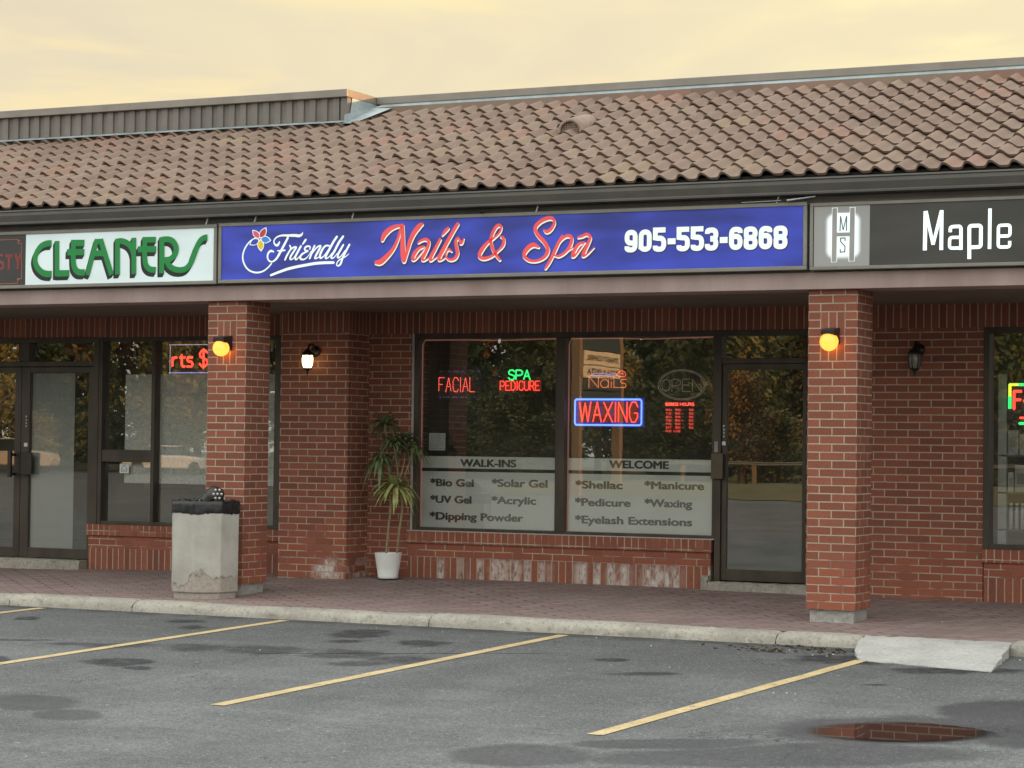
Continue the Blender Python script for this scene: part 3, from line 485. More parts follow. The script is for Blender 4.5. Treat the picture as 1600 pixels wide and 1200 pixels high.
MAPLE=[(0,[(1.007,2.908,0.0324),(1.011,3.222,0.0321)]),(0,[(1.141,2.907,0.03),(1.142,3.225,0.03)]),(0,[(1.014,3.222,0.0281),(1.074,2.952,0.0257)]),(0,[(1.074,2.952,0.0257),(1.141,3.221,0.0278)]),(2,[(1.213,3.047,0.0276),(1.213,3.09,0.0278),(1.299,3.092,0.0278),(1.3,2.904,0.0297)]),(2,[(1.3,3.004,0.0254),(1.209,3.005,0.0257),(1.207,2.92,0.0257),(1.3,2.919,0.0254)]),(2,[(1.368,2.83,0.0297),(1.366,3.093,0.0297),(1.46,3.093,0.0276),(1.459,2.923,0.0276),(1.367,2.922,0.0257)]),(0,[(1.529,2.905,0.0276),(1.531,3.225,0.0276)]),(2,[(1.602,3.004,0.0254),(1.691,3.004,0.0254),(1.691,3.09,0.0273),(1.599,3.089,0.0276),(1.598,2.918,0.0276),(1.689,2.917,0.0273),(1.689,2.964,0.0254)])]
LOGO={'sq':[(0.062,3.292),(0.553,3.284),(0.549,2.795),(0.066,2.801)],'glow':[(0.179,3.233),(0.478,3.24),(0.481,2.876),(0.182,2.872)],'b1':[(0.237,3.27),(0.276,3.272),(0.273,2.835),(0.234,2.833)],'b2':[(0.387,3.27),(0.425,3.271),(0.422,2.838),(0.381,2.837)],'bar':[(0.271,3.071),(0.388,3.07),(0.384,3.039),(0.271,3.04)],'w1':[(0.276,3.23),(0.385,3.229),(0.384,3.074),(0.274,3.074)],'w2':[(0.274,3.038),(0.384,3.037),(0.382,2.889),(0.272,2.887)]}
LOGOM=[[(0.302,3.082,0.0087),(0.306,3.205,0.0087)],[(0.357,3.084,0.0087),(0.357,3.206,0.0087)],[(0.307,3.202,0.0076),(0.329,3.089,0.0076)],[(0.329,3.089,0.0076),(0.356,3.202,0.0076)]]
LOGOS=[[(0.346,3.001,0.0087),(0.346,3.026,0.0087),(0.307,3.025,0.0087),(0.308,2.998,0.0087),(0.346,2.958,0.0087),(0.344,2.914,0.0087),(0.306,2.911,0.0087),(0.306,2.937,0.0087)]]
STY=[[(-8.235,3.083,0.0208),(-8.236,3.104,0.0234),(-8.191,3.103,0.0234),(-8.155,3.097,0.0208)],[(-8.154,3.04,0.0234),(-8.149,2.977,0.0234),(-8.181,2.965,0.0208),(-8.226,2.963,0.0208)],[(-8.228,3.062,0.025),(-8.156,3.019,0.025)],[(-8.126,3.093,0.0306),(-8.036,3.093,0.0312)],[(-8.081,3.09,0.0291),(-8.08,2.957,0.0286)],[(-8.004,3.11,0.0291),(-7.97,3.025,0.0291)],[(-7.939,3.11,0.026),(-7.97,3.025,0.026)],[(-7.971,3.035,0.0291),(-7.97,2.958,0.0291)]]
STYF=[[(-8.781,3.247,0.0074),(-8.194,3.249,0.0073),(-7.978,3.249,0.0073),(-7.978,3.209,0.0073),(-7.936,3.208,0.0073),(-7.925,2.866,0.0073),(-7.976,2.867,0.0073),(-7.975,2.823,0.0073),(-8.184,2.821,0.0073),(-8.772,2.823,0.0073)]]

# ------------------------------------------------------------------ ground
def lerp_tab(T, x):
    if x <= T[0][0]: return T[0][1]
    for (a, b), (c, d) in zip(T, T[1:]):
        if x <= c: return b + (d - b) * (x - a) / (c - a)
    return T[-1][1]
ZW = [(-14, -.085), (-9.4, -.08), (-7.7, -.04), (-6.1, -.028), (-5, -.012), (-3.7, -.007), (-1.36, -.010), (0, -.023), (12, -.027)]
def walkz(x, y):
    zw = lerp_tab(ZW, x)
    return lerp_tab([(-1.0, -.112), (0, -.104), (2.2, zw), (2.6, zw)], y)
def lotz(y): return -.2 + .02 * (max(y, -7) + 1.15) if y < -1.15 else -.2
def grid(mb, xs, ys, zf, mi=0):
    n = len(ys); vs = [(x, y, zf(x, y)) for x in xs for y in ys]
    mb.add(vs, [(i * n + j, (i + 1) * n + j, (i + 1) * n + j + 1, i * n + j + 1) for i in range(len(xs) - 1) for j in range(n - 1)], mi, True)
def frange(a, b, n): return [a + (b - a) * i / n for i in range(n + 1)]
PCX = sum(p[0] for p in PUD) / len(PUD); PCY = sum(p[1] for p in PUD) / len(PUD)
def pudr(x, y):                                             # distance from the middle of the puddle, 1 on its shore
    a = atan2(y - PCY, x - PCX) % (2 * pi); best = None
    for (x0, y0), (x1, y1) in zip(PUD, PUD[1:] + PUD[:1]):
        d = (cos(a) * (y1 - y0) - sin(a) * (x1 - x0))
        if abs(d) < 1e-9: continue
        t = ((x0 - PCX) * (y1 - y0) - (y0 - PCY) * (x1 - x0)) / d; q = ((x0 - PCX) * sin(a) - (y0 - PCY) * cos(a)) / d
        if t > 0 and -.001 <= q <= 1.001: best = t
    return sqrt((x - PCX) ** 2 + (y - PCY) ** 2) / (best or .5)
def ground(x, y):
    z = lotz(y)
    if .2 < x < 4.4 and -7.6 < y < -3.6:
        r = pudr(x, y)
        if r < 1.0: return PUD_Z - .014 * (1 - r * r)
        if r < 2.4:
            t = (r - 1) / 1.4; t = t * t * (3 - 2 * t); return (PUD_Z + .004 * (r - 1)) * (1 - t) + z * t
    return z
mb = MB(); grid(mb, [-200 + 10 * i for i in range(20)] + frange(.2, 4.4, 84) + [10 * i for i in range(1, 21)], [-300, -200, -120, -80, -60, -45, -30, -20, -14, -10, -8] + frange(-7.6, -3.6, 80) + [-3, -2, -1.15, -.9, 60, 300], ground)
tag(mb.build('parking_lot', M['asphalt']), kind='structure')
mb = MB(); grid(mb, frange(-14, 12, 52), frange(-.96, 2.35, 14), walkz)
tag(mb.build('walkway', M['paver']), kind='structure')
def curb(x0, x1, seed):
    rnd = random.Random(seed); mb = MB(); n = max(4, int((x1 - x0) / .04)); prof = []
    P = [(-.955, -.102), (-1.04, -.104), (-1.085, -.110), (-1.115, -.126), (-1.132, -.150), (-1.142, -.18), (-1.15, -.26)]
    vs = []
    for i in range(n + 1):
        x = x0 + (x1 - x0) * i / n; end = .012 if i in (0, n) else 0
        dz = .006 * sin(x * 1.1 + seed) + .003 * sin(x * 4.3)
        for j, (y, z) in enumerate(P):
            e = (rnd.gauss(0, .006) + .007 * sin(x * 13 + seed) * sin(x * 5.1 + j)) if 0 < j < 6 else 0
            vs.append((x, y + e * .9 + end * (j > 1), z + e * .7 + dz - end * (j < 4)))
    c = len(P); mb.add(vs, [(i * c + j, i * c + j + 1, (i + 1) * c + j + 1, (i + 1) * c + j) for i in range(n) for j in range(c - 1)], 0, True)
    for q in (0, n): mb.add([vs[q * c + j] for j in range(c)] + [(vs[q * c][0], -.955, -.26)], [tuple(range(c + 1))])
    return tag(mb.build('curb', M['curb']), kind='structure')
for i, (a, b) in enumerate([(-14, -9.6), (-9.59, -7.22), (-7.21, -5.87), (-5.86, -2.9), (-2.89, .13), (.14, .80), (1.955, 4.6), (4.61, 12)]): curb(a, b, i)
mb = MB(); nx, ny = 16, 14; rnd = random.Random(5); top = []
for j in range(ny + 1):
    t = j / ny; l = Vector((.80, -.96, -.110)).lerp(Vector((1.06, -1.96, lotz(-1.96) + .005)), t); r = Vector((1.94, -.96, -.112)).lerp(Vector((2.09, -2.22, lotz(-2.22) + .006)), t)
    l.x -= .05 * sin(t * pi) - .004 * rnd.gauss(0, 1); r.x += .005 * rnd.gauss(0, 1)
    for i in range(nx + 1):
        p = l.lerp(r, i / nx); p.z += rnd.gauss(0, .002) + .004 * sin(t * pi); 
        if j == ny: p.y += rnd.gauss(0, .008)
        top.append(p)
w_ = nx + 1
mb.add(top, [(j * w_ + i, (j + 1) * w_ + i, (j + 1) * w_ + i + 1, j * w_ + i + 1) for j in range(ny) for i in range(nx)], 0, True)
for seq in ([j * w_ for j in range(ny + 1)], [j * w_ + nx for j in range(ny + 1)], [ny * w_ + i for i in range(nx + 1)]):
    for a, b in zip(seq, seq[1:]): mb.quad(top[a], top[b], (top[b].x, top[b].y, -.29), (top[a].x, top[a].y, -.29))
tag(mb.build('curb_ramp', M['ramp']), kind='structure')
def line(x0, y0, x1, y1, wd=.1):
    mb = MB(); n = 26; rnd = random.Random(int(abs(x0) * 100)); vs = []
    for i in range(n + 1):
        t = i / n; x = x0 + (x1 - x0) * t; y = y0 + (y1 - y0) * t; e = rnd.gauss(0, .0025)
        vs += [(x - wd / 2 + e, y, lotz(y) + .004), (x + wd / 2 + e * .5, y, lotz(y) + .004)]
    mb.add(vs, [(2 * i, 2 * i + 1, 2 * i + 3, 2 * i + 2) for i in range(n)])
    tag(mb.build('parking_line', M['paint']), kind='structure')
line(-1.60, -1.27, -1.70, -6.15); line(-4.22, -1.24, -4.31, -6.1); line(1.07, -1.93, .86, -6.25); line(-6.76, -1.24, -6.95, -6.1); line(3.75, -1.3, 3.6, -6.2)
# shallow puddle: a level sheet lying in a dip of the asphalt
mb = MB(); Q = catmull([(x, y) for x, y in PUD] + [PUD[0]], 6)[:-1]
mb.add([(PCX + (x - PCX) * 1.12, PCY + (y - PCY) * 1.12, PUD_Z) for x, y in Q], [tuple(range(len(Q)))]); tag(mb.build('puddle', M['water']), kind='structure')

# ------------------------------------------------------------------ the building
B = empty('strip_mall', (0, 2.2, 0), 'low red brick strip mall with a brown tiled roof and covered walkway', 'building')
def wallbox(x0, x1, y0, y1, z0, z1, mt, name='brick_wall', **kw): return MB().box(x0, x1, y0, y1, z0, z1).build(name, mt, B, **kw)
wallbox(-6.147, -5.362, 1.78, 2.45, -.12, 2.414, M['brick_pier'])
wallbox(-5.362, -4.845, 2.2, 2.5, -.12, 2.414, M['brick'])
wallbox(-.752, .902, 2.2, 2.5, -.12, 2.414, M['brick'])
wallbox(-14, -10.72, 2.2, 2.5, -.12, 2.414, M['brick'])
wallbox(4.62, 45, 2.2, 2.5, -.15, 4.8, M['brick'])  # unseen plain wall run on to the right, added to block the low sun
mb = MB(); mb.box(-14, -6.147, 2.196, 2.5, 2.414, 2.64); mb.box(-6.15, -5.359, 1.776, 2.5, 2.414, 2.64); mb.box(-5.359, 4.62, 2.196, 2.5, 2.414, 2.64)
mb.build('soldier_course', M['soldier'], B)
def sillwall(x0, x1, zt, zb, base):
    mb = MB(); mb.box(x0, x1, 2.165, 2.42, zt - .116, zt, 0); mb.box(x0 + .012, x1 - .012, 2.19, 2.42, zt - .253, zt - .116, 1); mb.box(x0 + .012, x1 - .012, 2.19, 2.42, zb - .08, zt - .253, 2)
    return mb.build('sill_wall', [M['rowlock'], M['stretch'], M[base]], B)
sillwall(-8.785, -6.147, .416, -.05, 'soldier_plain'); sillwall(-4.9, -1.66, .449, -.01, 'soldier_low'); sillwall(.902, 4.62, .441, -.03, 'soldier_plain')
mb = MB(); mb.box(-14, 12, -.055, .30, 2.618, 2.757); mb.build('beam', M['beam'], B, bevel=.004)
wallbox(-14, 12, .30, 2.3, 2.628, 2.70, M['soffit'], 'soffit')
wallbox(-14, 12, -.01, .30, 2.757, 3.50, M['fascia_dark'], 'fascia')
g = MB().extr([(-.011, 3.505), (-.185, 3.522), (-.20, 3.522), (-.205, 3.508), (-.196, 3.50), (-.2, 3.47), (-.19, 3.41), (-.196, 3.402), (-.196, 3.388), (-.18, 3.384), (-.011, 3.384)], -14, 12)
g.build('gutter', M['gutter'], B)
# clay-coloured S tiles, real corrugation and lapped courses
PIT = radians(21); TD, TP = .315, .187
def prof(u):
    p = (u / TP) % 1.
    def st(t): t = max(0., min(1., t)); return t * t * (3 - 2 * t)
    return .047 * st(p / .20) * (1 - st((p - .26) / .46)) - .016
mb = MB(); xs = []; x = -14.0
seg = 12
while x < 12.0: xs.append(x); x += TP / seg
rnd = random.Random(11); n = len(xs)
for r in range(11):
    s0 = r * TD; s1 = s0 + TD + .03; rows = []
    jit = [rnd.gauss(0, .0028) for _ in range(int(27 / (2 * TP)) + 2)]
    for (s, h) in ((s0 + .010, .006), (s0, .029), (s0 + TD * .5, .016), (s1, .0)):
        rw = []
        for X in xs:
            j = jit[int((X + 14) / (2 * TP))]
            hh = h + prof(X) + j; ss_ = s + j * 1.5
            rw.append((X, -.17 + ss_ * cos(PIT) - hh * sin(PIT), 3.545 + ss_ * sin(PIT) + hh * cos(PIT)))
        rows.append(rw)
    vs = [v for rw in rows for v in rw]
    mb.add(vs[:2 * n], [(i, i + 1, n + i + 1, n + i) for i in range(n - 1)], 0, False)
    mb.add(vs[n:], [(q * n + i, q * n + i + 1, (q + 1) * n + i + 1, (q + 1) * n + i) for q in range(2) for i in range(n - 1)], 0, True)
mb.build('tile_roof', M['tile'], B)
def rz(y): return 3.545 + (y + .17) * tan(PIT)
MB().quad((-14, -.12, 3.50), (12, -.12, 3.50), (12, 3.2, rz(3.2) - .045), (-14, 3.2, rz(3.2) - .045)).quad((-14, -.12, 3.50), (12, -.12, 3.50), (12, -.12, 3.56), (-14, -.12, 3.56)).build('roof_deck', M['dark'], B)
rz0 = rz
# roof edge: long cap, strip flashing and the higher ribbed parapet on the left
cap = MB().box(-5.84, 45, 3.12, 3.5, 4.893, 4.972).box(-14, -5.84, 2.50, 3.5, 4.893, 4.974)
cp = cap.build('parapet_cap', M['capmetal'], B, bevel=.006)
mb = MB()
xs_ = frange(-5.80, 12, 60)
for a, b in zip(xs_, xs_[1:]):
    e0, e1 = .004 * sin(a * 3), .004 * sin(b * 3)
    mb.quad((a, 3.13, 4.893), (b, 3.13, 4.893), (b, 3.12, 4.855 + e1), (a, 3.12, 4.855 + e0)); mb.quad((a, 3.12, 4.855 + e0), (b, 3.12, 4.855 + e1), (b, 3.03, 4.846 + e1 * .5), (a, 3.03, 4.846 + e0 * .5))
mb.quad((-5.80, 3.03, 4.848), (12, 3.03, 4.848), (12, 3.02, 4.70), (-5.80, 3.02, 4.70), 1)
mb.quad((-14, 2.545, 4.655), (-5.85, 2.545, 4.655), (-5.85, 2.49, 4.628), (-14, 2.49, 4.628))
mb.quad((-5.845, 2.55, 4.60), (-5.845, 3.2, 4.80), (-5.845, 3.2, 4.893), (-5.845, 2.62, 4.893))
mb.quad((-5.88, 2.46, rz(2.46) + .055), (-5.74, 2.46, rz(2.46) + .05), (-5.58, 3.1, rz(3.1) + .06), (-5.80, 3.1, rz(3.1) + .075))
mb.quad((-5.845, 2.46, rz(2.46) + .055), (-5.845, 2.46, 4.70), (-5.845, 3.1, 4.86), (-5.80, 3.1, rz(3.1) + .075))
mb.build('flashing', [M['flashing'], M['tile']], B)
mb = MB().box(-14, -5.86, 2.56, 3.4, 4.50, 4.892); X = -13.98
while X < -5.95: mb.box(X, X + .072, 2.54, 2.56, 4.655, 4.892); X += .142
mb.box(-5.93, -5.855, 2.535, 2.62, 4.645, 4.892)
mb.build('parapet_cladding', M['cladding'], B)
MB().box(-14, 45, 3.5, 16, 2.8, 4.8).build('sun_block_roof', M['dark'], B)  # unseen plain mass behind the ridge, added to block the low sun
# half-round tile vent
vy = 1.70; vt = empty('roof_vent', (-2.95, vy, rz(vy)), 'small half round clay vent low hood standing up from the roof tiles', 'roof vent')
mb = MB(); arc = [(.125 * cos(pi * i / 14), .125 * sin(pi * i / 14)) for i in range(15)]; ari = [(a * .82, b * .82) for a, b in arc]
def vp(a, b, dy): return (-2.95 + a, vy + dy, rz(vy + dy) + .015 + b)
n = 15; vs = [vp(a, b * 1.05, 0) for a, b in arc] + [vp(a, b, 0) for a, b in ari] + [vp(a, b * .65, .36) for a, b in arc] + [vp(a, b, .05) for a, b in ari]
mb.add(vs, [(i, i + 1, n + i + 1, n + i) for i in range(n - 1)] + [(i, 2 * n + i, 2 * n + i + 1, i + 1) for i in range(n - 1)] + [(n + i, n + i + 1, 3 * n + i + 1, 3 * n + i) for i in range(n - 1)], 0, True)
mb.build('hood', M['vent'], vt)
mb = MB()
for i in range(-5, 6):
    h = sqrt(max(0, .10 ** 2 - (i * .018) ** 2)); mb.box(-2.95 + i * .018 - .004, -2.95 + i * .018 + .004, vy + .03, vy + .036, rz(vy) + .0, rz(vy) + .03 + h)
for j in range(5): mb.box(-2.95 - .09 + j * .006, -2.95 + .09 - j * .006, vy + .028, vy + .034, rz(vy) + .03 + j * .02, rz(vy) + .036 + j * .02)
mb.build('grille', M['vent'], vt)
# columns
colm = None
for cx in (0., -5.853):
    mb = MB().box(0, CW, 0, CW, 0, 2.6175)
    c = mb.build('column', M['brick_col'], None, bevel=.004); c.parent = B; c.matrix_parent_inverse = Matrix.Translation(-B.location); c.location = (cx, 0, 0)
    rnd = random.Random(int(cx) + 20); mb = MB(); fx = [.03, .14, .27, .395]; fz = [-.14, -.09, -.045, -.001]
    zf = walkz(cx, 0) + .104
    for face in range(4):
        P = {}
        for i in range(9):
            for j, z in enumerate(fz):
                t = .025 + .37 * i / 8; e = rnd.gauss(0, .004)
                q = {0: (t, .025 + e), 1: (.395 + e, t), 2: (.42 - t, .395 + e), 3: (.025 + e, .42 - t)}[face]
                if i in (0, 8): q = {0: ((.025, .395)[i // 8], .025), 1: (.395, (.025, .395)[i // 8]), 2: ((.395, .025)[i // 8], .395), 3: (.025, (.395, .025)[i // 8])}[face]
                P[i, j] = (cx + q[0], q[1], z + zf * (j == 0))
        mb.add([P[i, j] for i in range(9) for j in range(4)], [(i * 4 + j, (i + 1) * 4 + j, (i + 1) * 4 + j + 1, i * 4 + j + 1) for i in range(8) for j in range(3)])
    ft = mb.build('footing', M['footing'], c)
# rooms behind the glass
for (a, b) in ((-13.9, -6.2), (-6.1, -.3), (-.2, 4.6)):
    z0 = -.02
    mb = MB(); mb.quad((a, 2.5, z0), (b, 2.5, z0), (b, 7, z0), (a, 7, z0), 1); mb.quad((a, 7, z0), (b, 7, z0), (b, 7, 2.6), (a, 7, 2.6)); mb.quad((a, 2.5, 2.6), (b, 2.5, 2.6), (b, 7, 2.6), (a, 7, 2.6))
    mb.quad((a, 2.5, z0), (a, 7, z0), (a, 7, 2.6), (a, 2.5, 2.6)); mb.quad((b, 2.5, z0), (b, 7, z0), (b, 7, 2.6), (b, 2.5, 2.6))
    mb.build('interior', [M['inwall'], M['infloor']], B)
def pane(x0, x1, z0, z1, parent, y=2.26, mt='glass'):
    return MB().quad((x0, y, z0), (x1, y, z0), (x1, y, z1), (x0, y, z1)).build('pane', M[mt], parent)
def bars(name, rects, y0=2.19, y1=2.30, parent=B, mt='frame', bev=.003, **kw):
    mb = MB()
    for x0, x1, z0, z1, *yy in rects: mb.box(x0, x1, yy[0] if yy else y0, yy[1] if yy else y1, z0, z1)
    return mb.build(name, M[mt], parent, bevel=bev, **kw)
# nail salon window
w = bars('window', [(-4.845, -4.80, .449, 2.414), (-3.288, -3.192, .486, 2.360), (-1.665, -1.636, .449, 2.414), (-4.80, -1.665, 2.360, 2.414, 2.195, 2.30), (-4.80, -1.665, .449, .486, 2.195, 2.30)])
pane(-4.80, -3.288, .486, 2.36, w, mt='glass_clear'); pane(-3.192, -1.665, .486, 2.36, w, mt='glass_clear')
bars('caulk', [(-4.872, -4.845, .449, 2.414, 2.196, 2.3), (-4.9, -1.636, .449, .458, 2.170, 2.19)], parent=w, mt='white_caulk', bev=0)
# salon door
def door(x0, x1, z0, z1, gx0, gx1, gz0, gz1, y=2.205, mt='glass'):
    d = bars('door', [(x0, gx0, z0, z1), (gx1, x1, z0, z1), (gx0, gx1, gz1, z1, y + .002, y + .043), (gx0, gx1, z0, gz0, y + .002, y + .043)], y, y + .045)
    pane(gx0, gx1, gz0, gz1, d, y + .022, mt); return d
bars('door_frame', [(-1.636, -1.578, .062, 2.414, 2.185, 2.31), (-.757, -.745, .062, 2.414), (-1.578, -.757, 2.10, 2.150, 2.192, 2.30), (-1.578, -.757, 2.360, 2.414, 2.192, 2.30)])
pane(-1.578, -.757, 2.150, 2.36, B, 2.25)
d1 = door(-1.575, -.758, .074, 2.097, -1.525, -.785, .181, 2.044)
MB().box(-1.66, -1.545, 2.145, 2.17, 1.02, 1.26).box(-1.60, -1.56, 2.17, 2.205, 1.05, 1.22).build('handle', simple('bronze pull plate', (.09, .07, .045), .4, .5), d1, bevel=.004)
MB().lathe([(.0, -.012), (.018, -.012), (.018, .0)], seg=14).build('lock', M['steel'], d1, loc=(-1.555, 2.205, 1.31)).rotation_euler = (pi / 2, 0, 0)
MB().lathe([(.0, -.012), (.018, -.012), (.018, .0)], seg=14).build('lock', M['steel'], d1, loc=(-1.555, 2.205, .965)).rotation_euler = (pi / 2, 0, 0)
MB().box(-1.572, -1.537, 2.199, 2.205, 1.335, 1.372).build('sticker', M['paper'], d1)
MB().box(-1.64, -1.605, 2.178, 2.186, 1.27, 1.37).build('sticker', simple('grey keypad', (.24, .24, .23), .4), d1)
t = MB()
for i, ch in enumerate('PUSH'): text_mesh(ch, -1.562, -1.548, 1.505 - i * .032, .02, 2.2035, None, None, 't', .03, out=t)
t.build('lettering', M['whiteplastic'], d1)
def rough_slab(x0, x1, y0, y1, z0, z1, seed, name='threshold', mt='threshold'):
    rnd = random.Random(seed); mb = MB(); n = max(6, int((x1 - x0) / .05)); P = [(y1, z1), (y0 + .03, z1), (y0 + .008, z1 - .012), (y0, z1 - .04), (y0 - .012, z0)]; c = len(P); vs = []
    for i in range(n + 1):
        x = x0 + (x1 - x0) * i / n
        for j, (y, z) in enumerate(P): e = rnd.gauss(0, .006) if 0 < j < 4 else 0; vs.append((x, y + e, z + e * .6))
    mb.add(vs, [(i * c + j, i * c + j + 1, (i + 1) * c + j + 1, (i + 1) * c + j) for i in range(n) for j in range(c - 1)])
    for q in (0, n): mb.add(vs[q * c:q * c + c] + [(vs[q * c][0], y1, z0)], [tuple(range(c + 1))])
    return mb.build(name, M[mt], B)
rough_slab(-1.66, -.62, 2.08, 2.35, -.06, .062, 4); rough_slab(-10.8, -8.80, 2.06, 2.35, -.14, .028, 6)
rough_slab(-1.735, -1.665, 2.10, 2.19, -.05, .115, 9)
# cleaners' doors and windows
bars('door_frame', [(-8.742, -8.672, .41, 2.414, 2.185, 2.31), (-8.742, -8.70, .03, .41, 2.25, 2.31), (-10.72, -8.742, 2.362, 2.414, 2.185, 2.3), (-10.72, -8.742, 2.105, 2.161, 2.185, 2.3), (-9.745, -9.60, 2.161, 2.362, 2.19, 2.3), (-10.78, -10.67, .03, 2.414, 2.185, 2.31)])
pane(-9.60, -8.742, 2.161, 2.362, B, 2.25); pane(-10.67, -9.745, 2.161, 2.362, B, 2.25)
d2 = door(-9.700, -8.745, .034, 2.100, -9.590, -8.812, .141, 2.038, mt='glass_clear')
d3 = door(-10.665, -9.706, .034, 2.100, -10.57, -9.79, .141, 2.038)
pl = simple('dark pull plate', (.035, .028, .022), .4, .4)
MB().box(-9.66, -9.515, 2.15, 2.172, .93, 1.17).box(-9.63, -9.60, 2.172, 2.205, .96, 1.14).build('handle', pl, d2, bevel=.004)
MB().box(-9.80, -9.755, 2.10, 2.13, .90, 1.19).box(-9.79, -9.765, 2.13, 2.205, .92, .95).box(-9.79, -9.765, 2.13, 2.205, 1.13, 1.16).build('handle', pl, d3, bevel=.004)
for dd, px, pz in ((d2, -9.635, 1.315), (d3, -9.75, 1.32), (d3, -9.755, .835)): MB().lathe([(.0, -.012), (.02, -.012), (.02, .0)], seg=14).build('lock', M['steel'], dd, loc=(px, 2.205, pz)).rotation_euler = (pi / 2, 0, 0)
MB().box(-9.655, -9.61, 2.199, 2.205, 1.235, 1.275).build('sticker', M['paper'], d2)
t = MB()
for i, ch in enumerate('PUSH'): text_mesh(ch, -9.64, -9.624, 1.55 - i * .034, .021, 2.2035, None, None, 't', .03, out=t)
t.build('lettering', M['whiteplastic'], d2)
w2 = bars('window', [(-8.672, -8.625, .416, 2.414), (-7.993, -7.950, .456, 2.37), (-6.47, -6.147, .416, 2.414), (-8.625, -6.47, 2.370, 2.414, 2.195, 2.3), (-8.625, -6.47, .416, .456, 2.195, 2.3), (-8.625, -7.993, 1.085, 1.214, 2.197, 2.3)])
pane(-8.625, -7.993, 1.214, 2.37, w2, mt='glass_clear'); pane(-8.625, -7.993, .456, 1.085, w2, mt='glass_clear'); pane(-7.95, -6.47, .456, 2.37, w2, mt='glass_clear')
# right shop window
w3 = bars('window', [(.902, .955, .441, 2.414), (4.56, 4.62, .441, 2.414), (2.75, 2.83, .486, 2.36), (.955, 4.56, 2.36, 2.414, 2.195, 2.3), (.955, 4.56, .441, .486, 2.195, 2.3)])
pane(.955, 2.75, .486, 2.36, w3, mt='glass_clear'); pane(2.83, 4.56, .486, 2.36, w3, mt='glass_clear')

# ------------------------------------------------------------------ sign boxes on the fascia
def sign(name, x0, x1, z0, z1, label, panels, fr=.032):
    e = empty(name, ((x0 + x1) / 2, -.02, z0), label, 'shop sign')
    mb = MB(); y0, y1 = -.128, -.012
    mb.box(x0, x1, y0, y1, z0, z0 + fr); mb.box(x0, x1, y0, y1, z1 - fr, z1); mb.box(x0, x0 + fr, y0, y1, z0 + fr, z1 - fr); mb.box(x1 - fr, x1, y0, y1, z0 + fr, z1 - fr)
    mb.box(x0 + .01, x1 - .01, -.05, -.015, z0 + .01, z1 - .01)
    mb.build('frame', M['signframe'], e, bevel=.004)
    for i, (a, b, mt) in enumerate(panels): MB().box(a, b, -.116, -.06, z0 + fr, z1 - fr).build('panel', M[mt], e)
    return e
YL = -.1175
def strokes(parent, name, data, mt, y=YL, off=(0, 0), dw=0., step=.00025, smooth=True):
    mb = MB()
    for i, s_ in enumerate(data): ribbon(mb, s_, y - i * step, 0, smooth, off, dw)
    return mb.build(name, M[mt], parent)
def rods(parent, xs, z0):
    for x in xs: MB().tube([(x, -.10, z0 - .004), (x + .02, -.10, z0 + .060)], .008, 6).build('hanger_rod', M['whiteplastic'], parent)
# cleaners sign
sg = sign('cleaners_sign', -11.6, -5.692, 2.772, 3.325, 'white sign box with green CLEANERS lettering and a black and red end panel', [(-7.882, -5.724, 'sign_white'), (-11.568, -7.882, 'sign_blackred')])
mb = MB()
for q in range(7, 0, -1):
    for i, (f, s_) in enumerate(CLEAN): ribbon(mb, s_, YL - (7 - q) * .0004 - i * .00002, 0, f == 1, (-.0034 * q * 1.0, -.0052 * q), .007, cap=False)
mb.build('lettering_shadow', M['v_greenedge'], sg)
mb = MB()
for i, (f, s_) in enumerate(CLEAN): ribbon(mb, s_, YL - .0042 - i * .0001, 0, f == 1, (0, 0), .007, cap=False)
mb.build('lettering', M['v_green'], sg)
mb = MB()
dyn = []
def xshift(S, d): return [[(a + d, b, c) for a, b, c in s_] for s_ in S]
sx = STY[3][0][0] - STY[0][0][0]
U = .118
def seg_(pts, x0): return [[(x0 + a * .1, 2.955 + b * .132, .03) for a, b in s_] for s_ in pts]
dyn = seg_([[(0, 0), (0, 1), (.5, 1), (.8, .7), (.8, .3), (.5, 0), (0, 0)]], -8.83) + seg_([[(0, 1), (.4, .5), (.8, 1)], [(.4, .5), (.4, 0)]], -8.69) + seg_([[(0, 0), (0, 1), (.8, 0), (.8, 1)]], -8.55) + seg_([[(0, 0), (.4, 1), (.8, 0)], [(.15, .35), (.65, .35)]], -8.42)
for i, s_ in enumerate(STY + dyn): ribbon(mb, s_, YL - i * .0002, 0, False, cap=False)
mb.build('lettering', M['v_darkred'], sg)
mb = MB()
for i, s_ in enumerate(STYF): ribbon(mb, s_, YL - .0003, 0, False, cap=False)
for zz in (3.235, 2.862): mb.disc((-7.965, YL, zz), .012)
mb.build('border_line', simple('dull red border', (.30, .10, .085), .5), sg)
rods(sg, (-5.83,), 3.325)
# nail salon sign
sg = sign('nail_salon_sign', -5.672, .022, 2.775, 3.332, 'long blue sign box with red script lettering and a white phone number', [(-5.64, -.010, 'sign_blue')])
strokes(sg, 'lettering', FRIENDLY, 'v_white', dw=-.002)
mb = MB()
for i, P in enumerate(PETALS): mb.add([(x, YL - .0062 - i * .0002, z) for x, z in P], [tuple(range(len(P)))])
mb.build('petal_outline', M['v_white'], sg)
for P, mt in zip(PETALS_IN, ('v_pink', 'v_petred', 'v_sky', 'v_deep', 'v_yel')): MB().add([(x, YL - .0078, z) for x, z in P], [tuple(range(len(P)))]).build('petal', M[mt], sg)
for nm, dat in (('NAILS', NAILS), ('SPA', SPA)):
    strokes(sg, 'lettering_shadow', dat, 'v_navy', YL, (.008, -.022), .006, .00012)
    strokes(sg, 'lettering_outline', dat, 'v_white', YL - .002, (.0030, -.0105), .0, .00012)
    strokes(sg, 'lettering', dat, 'v_red', YL - .0045, (0, 0), -.003, .00012)
